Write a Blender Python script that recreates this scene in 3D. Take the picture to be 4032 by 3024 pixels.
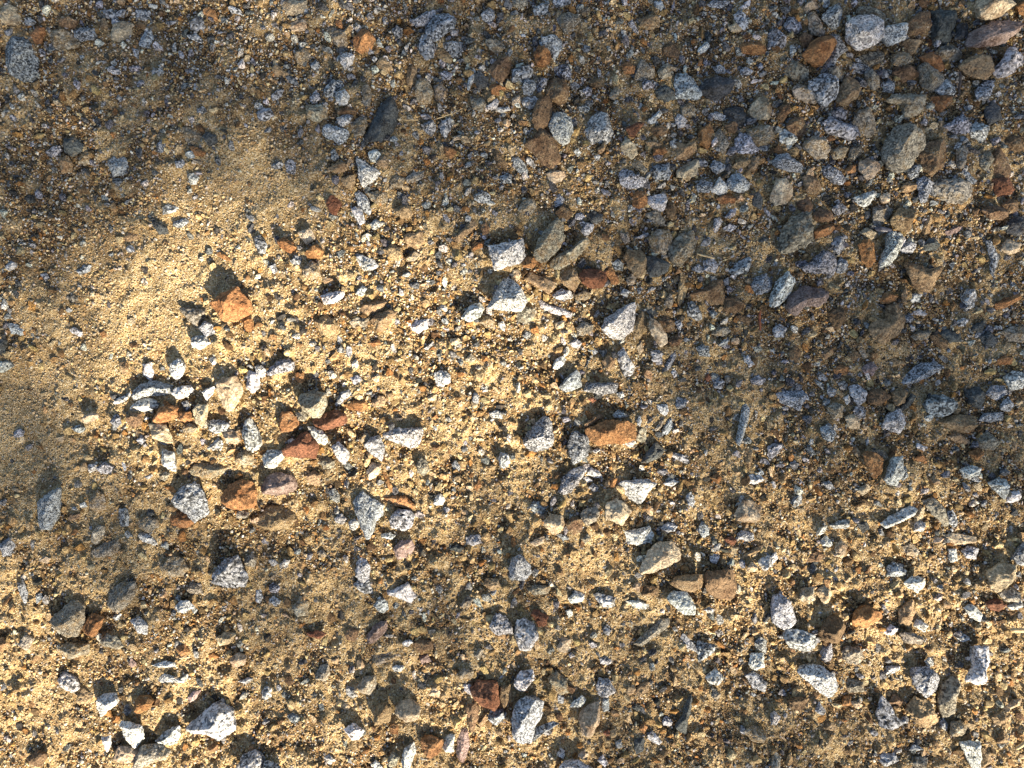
import bpy, math, re
import numpy as np

for o in list(bpy.data.objects):
    bpy.data.objects.remove(o)
sc = bpy.context.scene
C = sc.collection

# ------------------------------------------------------------------ camera, sky, sun, exposure
W, H = 1.2, 0.9                      # metres of ground the photograph spans
SUN_EL, SUN_AZ = 30.0, -59.0         # elevation; direction the sun comes from, degrees from +X (lower right of the picture)
cam_d = bpy.data.cameras.new("camera")
cam = bpy.data.objects.new("camera", cam_d); C.objects.link(cam)
cam_d.lens, cam_d.sensor_width = 26.0, 36.0
cam.location = (0, 0, W * 26.0 / 36.0)
cam_d.clip_start, cam_d.clip_end = 0.02, 200.0
sc.camera = cam

w = bpy.data.worlds.new("World"); sc.world = w; w.use_nodes = True
nt = w.node_tree
bg = nt.nodes["Background"]
sky = nt.nodes.new("ShaderNodeTexSky"); sky.sky_type = 'NISHITA'; sky.sun_disc = False
sky.sun_elevation = math.radians(SUN_EL)
sky.sun_rotation = math.radians(90.0 - SUN_AZ)
sky.air_density, sky.dust_density, sky.ozone_density = 1.0, 1.5, 1.0
nt.links.new(sky.outputs[0], bg.inputs[0]); bg.inputs[1].default_value = 0.058

sun_d = bpy.data.lights.new("sun", 'SUN'); sun_d.energy = 5.0; sun_d.angle = math.radians(0.53)
sun_d.color = (1.0, 0.86, 0.65)
sun = bpy.data.objects.new("sun", sun_d); C.objects.link(sun)
el, az = math.radians(SUN_EL), math.radians(SUN_AZ)
S = np.array([math.cos(el)*math.cos(az), math.cos(el)*math.sin(az), math.sin(el)])
sun.rotation_euler = (math.radians(90 - SUN_EL), 0, az + math.radians(90))
sun.location = tuple(S * 12)

sc.view_settings.view_transform = 'Standard'; sc.view_settings.look = 'None'
sc.view_settings.exposure = 1.6; sc.view_settings.gamma = 1.0

rng = np.random.default_rng(7)

# ------------------------------------------------------------------ numeric helpers
def h3(ix, iy, iz, seed):
    n = (ix.astype(np.int64) * 73856093) ^ (iy.astype(np.int64) * 19349663) ^ (iz.astype(np.int64) * 83492791) ^ (seed * 2654435)
    n = (n ^ (n >> 13)) * 1274126177 & 0x7fffffff
    n = (n ^ (n >> 16)) * 668265263 & 0x7fffffff
    return (n & 0xffff) / 32767.5 - 1.0

def vnoise(p, seed=0):
    """smooth value noise in [-1, 1] for points p (n, 3)"""
    f = np.floor(p); t = p - f; t = t * t * (3 - 2 * t)
    f = f.astype(np.int64); x, y, z = f[:, 0], f[:, 1], f[:, 2]
    out = 0
    for dx in (0, 1):
        wx = t[:, 0] if dx else 1 - t[:, 0]
        for dy in (0, 1):
            wy = t[:, 1] if dy else 1 - t[:, 1]
            for dz in (0, 1):
                wz = t[:, 2] if dz else 1 - t[:, 2]
                out = out + wx * wy * wz * h3(x + dx, y + dy, z + dz, seed)
    return out

def fbm(p, oct=3, seed=0, gain=0.5):
    a, s, out = 1.0, 1.0, 0
    for k in range(oct):
        out = out + a * vnoise(p * s + 17.3 * k, seed + k); a *= gain; s *= 2.03
    return out

def n2(x, y, scale, seed, oct=1):
    sh = np.shape(x)
    p = np.stack([np.ravel(x) / scale, np.ravel(y) / scale, np.full(np.size(x), seed * 3.7)], 1)
    return fbm(p, oct, seed).reshape(sh)

def sandy(x, y):
    """1 in the smooth band of fine sand that crosses the left of the place, 0 elsewhere"""
    ax, ay, bx, by = px(1000), py(760), px(-250), py(1960)
    dx, dy = bx - ax, by - ay
    t = np.clip(((x - ax) * dx + (y - ay) * dy) / (dx * dx + dy * dy), 0, 1)
    d = np.hypot(x - ax - t * dx, y - ay - t * dy)
    return np.clip(0.95 - d / 0.13 + 0.35 * n2(x, y, .05, 71, 2) + .12 * n2(x, y, .012, 73), 0, 1)

def crust(x, y):
    """patches of packed pale sand between the loose grit, 1 to 3 cm across"""
    return np.clip(0.28 + 1.5 * n2(x, y, .021, 61, 2) + .5 * n2(x, y, .09, 63) - .45 * np.clip(y / .45 + .35 * x / .6, -.6, 1), 0, 1)

def px(u): return (u / 4032.0 - 0.5) * W
def py(v): return (0.5 - v / 3024.0) * H

def terrain(x, y):
    s = sandy(x, y)
    z = 0.009 * n2(x, y, 0.27, 3) + 0.0055 * n2(x, y, 0.085, 5) * (1 - 0.6 * s)
    k = 1 - 0.72 * s
    z = z + 0.0036 * n2(x, y, 0.030, 9) * k - 0.0030 * np.abs(n2(x, y, 0.019, 10)) * k
    z = z + 0.0030 * n2(x, y, 0.0095, 11) * k + 0.0014 * n2(x, y, 0.0045, 13) * (1 - 0.5 * s)
    z = z + 0.0022 * crust(x, y)
    far = np.clip((np.hypot(x, y) - 1.5) / 6, 0, 1)
    return z + 0.05 * far * n2(x, y, 2.1, 21) - 0.006 * s

# ------------------------------------------------------------------ object helpers
def tag(o, label=None, cat=None, group=None, kind=None):
    if label: o['label'] = label
    if cat: o['category'] = cat
    if group: o['group'] = group
    if kind: o['kind'] = kind
    return o

def mesh_obj(name, V, F, mat=None, parent=None, loc=(0, 0, 0), attrs=None, smooth=True):
    """V (n,3) float, F (m,k) int with constant k"""
    V = np.asarray(V, np.float32); F = np.asarray(F, np.int32)
    me = bpy.data.meshes.new(name)
    n, k = F.shape
    me.vertices.add(len(V)); me.vertices.foreach_set("co", V.ravel())
    me.loops.add(n * k); me.loops.foreach_set("vertex_index", F.ravel())
    me.polygons.add(n); me.polygons.foreach_set("loop_start", np.arange(0, n * k, k, dtype=np.int32))
    me.polygons.foreach_set("use_smooth", np.full(n, smooth))
    me.update(calc_edges=True)
    for an, av in (attrs or {}).items():
        a = me.color_attributes.new(an, 'FLOAT_COLOR', 'POINT')
        av = np.asarray(av, np.float32)
        if av.ndim == 1: av = np.tile(av, (len(V), 1))
        if av.shape[1] == 3: av = np.concatenate([av, np.ones((len(av), 1), np.float32)], 1)
        a.data.foreach_set("color", av.ravel())
    o = bpy.data.objects.new(name, me); C.objects.link(o)
    if mat: me.materials.append(mat)
    if parent: o.parent = parent
    o.location = loc
    return o

def ico(level):
    t = (1 + 5 ** 0.5) / 2
    v = [(-1, t, 0), (1, t, 0), (-1, -t, 0), (1, -t, 0), (0, -1, t), (0, 1, t), (0, -1, -t), (0, 1, -t), (t, 0, -1), (t, 0, 1), (-t, 0, -1), (-t, 0, 1)]
    f = [(0,11,5),(0,5,1),(0,1,7),(0,7,10),(0,10,11),(1,5,9),(5,11,4),(11,10,2),(10,7,6),(7,1,8),(3,9,4),(3,4,2),(3,2,6),(3,6,8),(3,8,9),(4,9,5),(2,4,11),(6,2,10),(8,6,7),(9,8,1)]
    v = np.array(v, float); v /= np.linalg.norm(v, axis=1)[:, None]; f = np.array(f)
    for _ in range(level):
        e = np.concatenate([f[:, [0, 1]], f[:, [1, 2]], f[:, [2, 0]]]); e.sort(axis=1)
        u, inv = np.unique(e, axis=0, return_inverse=True); inv = inv.ravel()
        m = v[u[:, 0]] + v[u[:, 1]]; m /= np.linalg.norm(m, axis=1)[:, None]
        n = len(f); base = len(v); v = np.concatenate([v, m])
        a, b, c = base + inv[:n], base + inv[n:2 * n], base + inv[2 * n:]
        f = np.concatenate([np.stack([f[:, 0], a, c], 1), np.stack([f[:, 1], b, a], 1), np.stack([f[:, 2], c, b], 1), np.stack([a, b, c], 1)])
    return v, f
ICO = {k: ico(k) for k in range(6)}

# ------------------------------------------------------------------ materials
def new_mat(name):
    m = bpy.data.materials.new(name); m.use_nodes = True
    t = m.node_tree; b = t.nodes["Principled BSDF"]
    b.inputs["Roughness"].default_value = 0.8
    b.inputs["Specular IOR Level"].default_value = 0.3
    return m, t, b

def N(t, kind, **kw):
    n = t.nodes.new(kind)
    for k, v in kw.items(): setattr(n, k, v)
    return n

def ramp(t, stops, interp='LINEAR'):
    r = N(t, "ShaderNodeValToRGB"); cr = r.color_ramp; cr.interpolation = interp
    while len(cr.elements) > 1: cr.elements.remove(cr.elements[-1])
    cr.elements[0].position = stops[0][0]; c = stops[0][1]; cr.elements[0].color = (*c, 1) if len(c) == 3 else c
    for p, c in stops[1:]:
        e = cr.elements.new(p); e.color = (*c, 1)
    return r

def math_n(t, op, a, b=None, clamp=False):
    n = N(t, "ShaderNodeMath", operation=op, use_clamp=clamp)
    for i, q in enumerate((a, b)):
        if q is None: continue
        if isinstance(q, (int, float)): n.inputs[i].default_value = q
        else: t.links.new(q, n.inputs[i])
    return n.outputs[0]

def mix_c(t, fac, a, b, blend='MIX'):
    n = N(t, "ShaderNodeMix", data_type='RGBA', blend_type=blend)
    for i, q in ((0, fac), (6, a), (7, b)):
        if isinstance(q, (int, float)): n.inputs[i].default_value = q
        elif isinstance(q, tuple): n.inputs[i].default_value = (*q, 1)
        else: t.links.new(q, n.inputs[i])
    return n.outputs[2]

def noise(t, vec, scale, detail=3, rough=0.6):
    n = N(t, "ShaderNodeTexNoise"); n.inputs["Scale"].default_value = scale
    n.inputs["Detail"].default_value = detail; n.inputs["Roughness"].default_value = rough
    t.links.new(vec, n.inputs["Vector"]); return n.outputs[0]

def stone_material():
    m, t, b = new_mat("weathered_stone")
    pos = N(t, "ShaderNodeNewGeometry").outputs["Position"]
    tint = N(t, "ShaderNodeAttribute", attribute_name="tint").outputs["Color"]
    par = N(t, "ShaderNodeAttribute", attribute_name="par").outputs["Color"]
    sp = N(t, "ShaderNodeSeparateColor"); t.links.new(par, sp.inputs[0])
    warp = N(t, "ShaderNodeTexNoise"); warp.inputs["Scale"].default_value = 300; t.links.new(pos, warp.inputs["Vector"])
    wv = N(t, "ShaderNodeVectorMath", operation='MULTIPLY_ADD'); t.links.new(warp.outputs["Color"], wv.inputs[0])
    wv.inputs[1].default_value = (0.0016,) * 3; t.links.new(pos, wv.inputs[2])
    # granite crystals
    atn = N(t, "ShaderNodeAttribute", attribute_name="par")
    vor = N(t, "ShaderNodeTexVoronoi"); t.links.new(math_n(t, 'MULTIPLY', atn.outputs["Alpha"], 1000.0), vor.inputs["Scale"]); t.links.new(wv.outputs[0], vor.inputs["Vector"])
    s1 = N(t, "ShaderNodeSeparateColor"); t.links.new(vor.outputs["Color"], s1.inputs[0])
    big = noise(t, pos, 120, 2)
    v = math_n(t, 'ADD', s1.outputs[0], math_n(t, 'MULTIPLY', math_n(t, 'SUBTRACT', big, 0.5), 0.9))
    v = math_n(t, 'ADD', v, math_n(t, 'MULTIPLY', math_n(t, 'SUBTRACT', sp.outputs[2], 0.5), 0.8))
    gr = ramp(t, [(0.0, (.14,) * 3), (0.10, (.18,) * 3), (0.22, (.42,) * 3), (0.40, (.65,) * 3), (0.52, (1.0,) * 3), (0.72, (1.2,) * 3), (0.80, (1.6,) * 3), (1.0, (1.85,) * 3)])
    t.links.new(v, gr.inputs[0])
    # sandstone / rusty tone
    n1 = noise(t, pos, 330, 5, 0.8); n2_ = noise(t, pos, 60, 3, 0.6)
    rr = ramp(t, [(0.36, (.30, .27, .24)), (0.5, (.95, .93, .90)), (0.62, (1.75, 1.75, 1.75))]); t.links.new(n1, rr.inputs[0])
    r2 = ramp(t, [(0.36, (.62, .52, .45)), (0.50, (1, 1, 1)), (0.62, (1.25, 1.25, 1.25))]); t.links.new(n2_, r2.inputs[0])
    sand = mix_c(t, 1.0, rr.outputs[0], r2.outputs[0], 'MULTIPLY')
    pat = mix_c(t, sp.outputs[0], sand, gr.outputs[0])
    col = mix_c(t, 1.0, tint, pat, 'MULTIPLY')
    # clinging sand and rust film
    dn = noise(t, pos, 95, 5, 0.7)
    dm = math_n(t, 'MULTIPLY', math_n(t, 'SUBTRACT', math_n(t, 'ADD', dn, sp.outputs[1]), 0.92), 5.0, True)
    v2 = N(t, "ShaderNodeTexVoronoi"); v2.inputs["Scale"].default_value = 900; t.links.new(pos, v2.inputs["Vector"])
    s2 = N(t, "ShaderNodeSeparateColor"); t.links.new(v2.outputs["Color"], s2.inputs[0])
    dr = ramp(t, [(0, (.10, .065, .035)), (.25, (.30, .19, .08)), (.55, (.45, .31, .15)), (.85, (.62, .50, .32)), (1, (.7, .62, .5))]); t.links.new(s2.outputs[0], dr.inputs[0])
    col = mix_c(t, dm, col, dr.outputs[0])
    t.links.new(col, b.inputs["Base Color"])
    bn = noise(t, pos, 480, 4, 0.75)
    hb = math_n(t, 'ADD', math_n(t, 'MULTIPLY', bn, 1.0), math_n(t, 'MULTIPLY', n1, 1.2))
    hb = math_n(t, 'ADD', hb, math_n(t, 'MULTIPLY', s1.outputs[0], 0.25))
    bp = N(t, "ShaderNodeBump"); bp.inputs["Strength"].default_value = 1.0; bp.inputs["Distance"].default_value = 0.0026
    t.links.new(hb, bp.inputs["Height"]); t.links.new(bp.outputs[0], b.inputs["Normal"])
    b.inputs["Roughness"].default_value = 0.72
    return m

def grain_material():
    m, t, b = new_mat("sand_grain")
    pos = N(t, "ShaderNodeNewGeometry").outputs["Position"]
    tint = N(t, "ShaderNodeAttribute", attribute_name="tint").outputs["Color"]
    n1 = noise(t, pos, 700, 3, 0.7)
    r = ramp(t, [(0.3, (.55, .52, .5)), (0.7, (1.4, 1.38, 1.32))]); t.links.new(n1, r.inputs[0])
    t.links.new(mix_c(t, 1.0, tint, r.outputs[0], 'MULTIPLY'), b.inputs["Base Color"])
    b.inputs["Roughness"].default_value = 0.65
    return m

def ground_material():
    m, t, b = new_mat("coarse_sand")
    pos = N(t, "ShaderNodeNewGeometry").outputs["Position"]
    v = N(t, "ShaderNodeTexVoronoi"); v.inputs["Scale"].default_value = 750; t.links.new(pos, v.inputs["Vector"])
    s = N(t, "ShaderNodeSeparateColor"); t.links.new(v.outputs["Color"], s.inputs[0])
    cr = ramp(t, [(0, (.02, .015, .01)), (.25, (.07, .045, .024)), (.45, (.16, .10, .045)), (.65, (.28, .19, .09)), (.83, (.42, .31, .16)), (.93, (.30, .15, .05)), (1, (.7, .64, .52))])
    t.links.new(s.outputs[0], cr.inputs[0])
    n1 = noise(t, pos, 14, 3, 0.6)
    r2 = ramp(t, [(0.35, (.72, .70, .68)), (0.65, (1.12, 1.1, 1.05))]); t.links.new(n1, r2.inputs[0])
    fine = N(t, "ShaderNodeAttribute", attribute_name="fine").outputs["Color"]     # dry pale fine sand
    pr = ramp(t, [(0, (.10, .065, .03)), (.15, (.30, .20, .09)), (.4, (.50, .36, .17)), (.75, (.60, .46, .25)), (1, (.74, .65, .47))]); t.links.new(s.outputs[1], pr.inputs[0])
    cc = mix_c(t, fine, cr.outputs[0], pr.outputs[0])
    t.links.new(mix_c(t, 1.0, cc, r2.outputs[0], 'MULTIPLY'), b.inputs["Base Color"])
    bn = noise(t, pos, 520, 4, 0.8)
    hb = math_n(t, 'SUBTRACT', bn, math_n(t, 'MULTIPLY', v.outputs["Distance"], 0.8))
    bp = N(t, "ShaderNodeBump"); bp.inputs["Strength"].default_value = 1.0; bp.inputs["Distance"].default_value = 0.0016
    t.links.new(hb, bp.inputs["Height"]); t.links.new(bp.outputs[0], b.inputs["Normal"])
    b.inputs["Roughness"].default_value = 0.85
    return m

def plain_material(name, c, c2, scale, rough=0.6):
    m, t, b = new_mat(name)
    pos = N(t, "ShaderNodeNewGeometry").outputs["Position"]
    r = ramp(t, [(0.35, c), (0.65, c2)]); t.links.new(noise(t, pos, scale), r.inputs[0])
    t.links.new(r.outputs[0], b.inputs["Base Color"]); b.inputs["Roughness"].default_value = rough
    return m

M_stone, M_grain, M_ground = stone_material(), grain_material(), ground_material()
M_straw = plain_material("dry_straw", (.42, .30, .15), (.6, .47, .27), 300)
M_needle = plain_material("dead_needle", (.22, .07, .03), (.35, .13, .06), 300)
M_husk = plain_material("dark_husk", (.05, .05, .06), (.14, .14, .17), 200, 0.3)
M_bark = plain_material("bark", (.08, .06, .04), (.2, .16, .11), 30, 0.9)
M_leaf = plain_material("green_leaf", (.05, .09, .03), (.09, .14, .04), 9, 0.5)

# ------------------------------------------------------------------ ground: one sheet, fine near the camera, out to 40 m
def axis(half, step):
    a = np.arange(-half, half + step / 2, step)
    g = [half]; s = step
    while g[-1] < 40: s *= 1.22; g.append(g[-1] + s)
    g = np.array(g[1:])
    return np.concatenate([-g[::-1], a, g])
gx, gy = axis(0.72, 0.0016), axis(0.55, 0.0016)
GX, GY = np.meshgrid(gx, gy)
GZ = terrain(GX, GY)
nx, ny = len(gx), len(gy)
I = np.arange(nx * ny).reshape(ny, nx)
F = np.stack([I[:-1, :-1], I[:-1, 1:], I[1:, 1:], I[1:, :-1]], -1).reshape(-1, 4)
ground = mesh_obj("ground", np.stack([GX, GY, GZ], -1).reshape(-1, 3), F, M_ground, attrs={'fine': np.repeat(np.clip(sandy(GX, GY) * .8 + crust(GX, GY) * .85, 0, 1).reshape(-1, 1), 3, 1)})
tag(ground, kind='structure')

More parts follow.
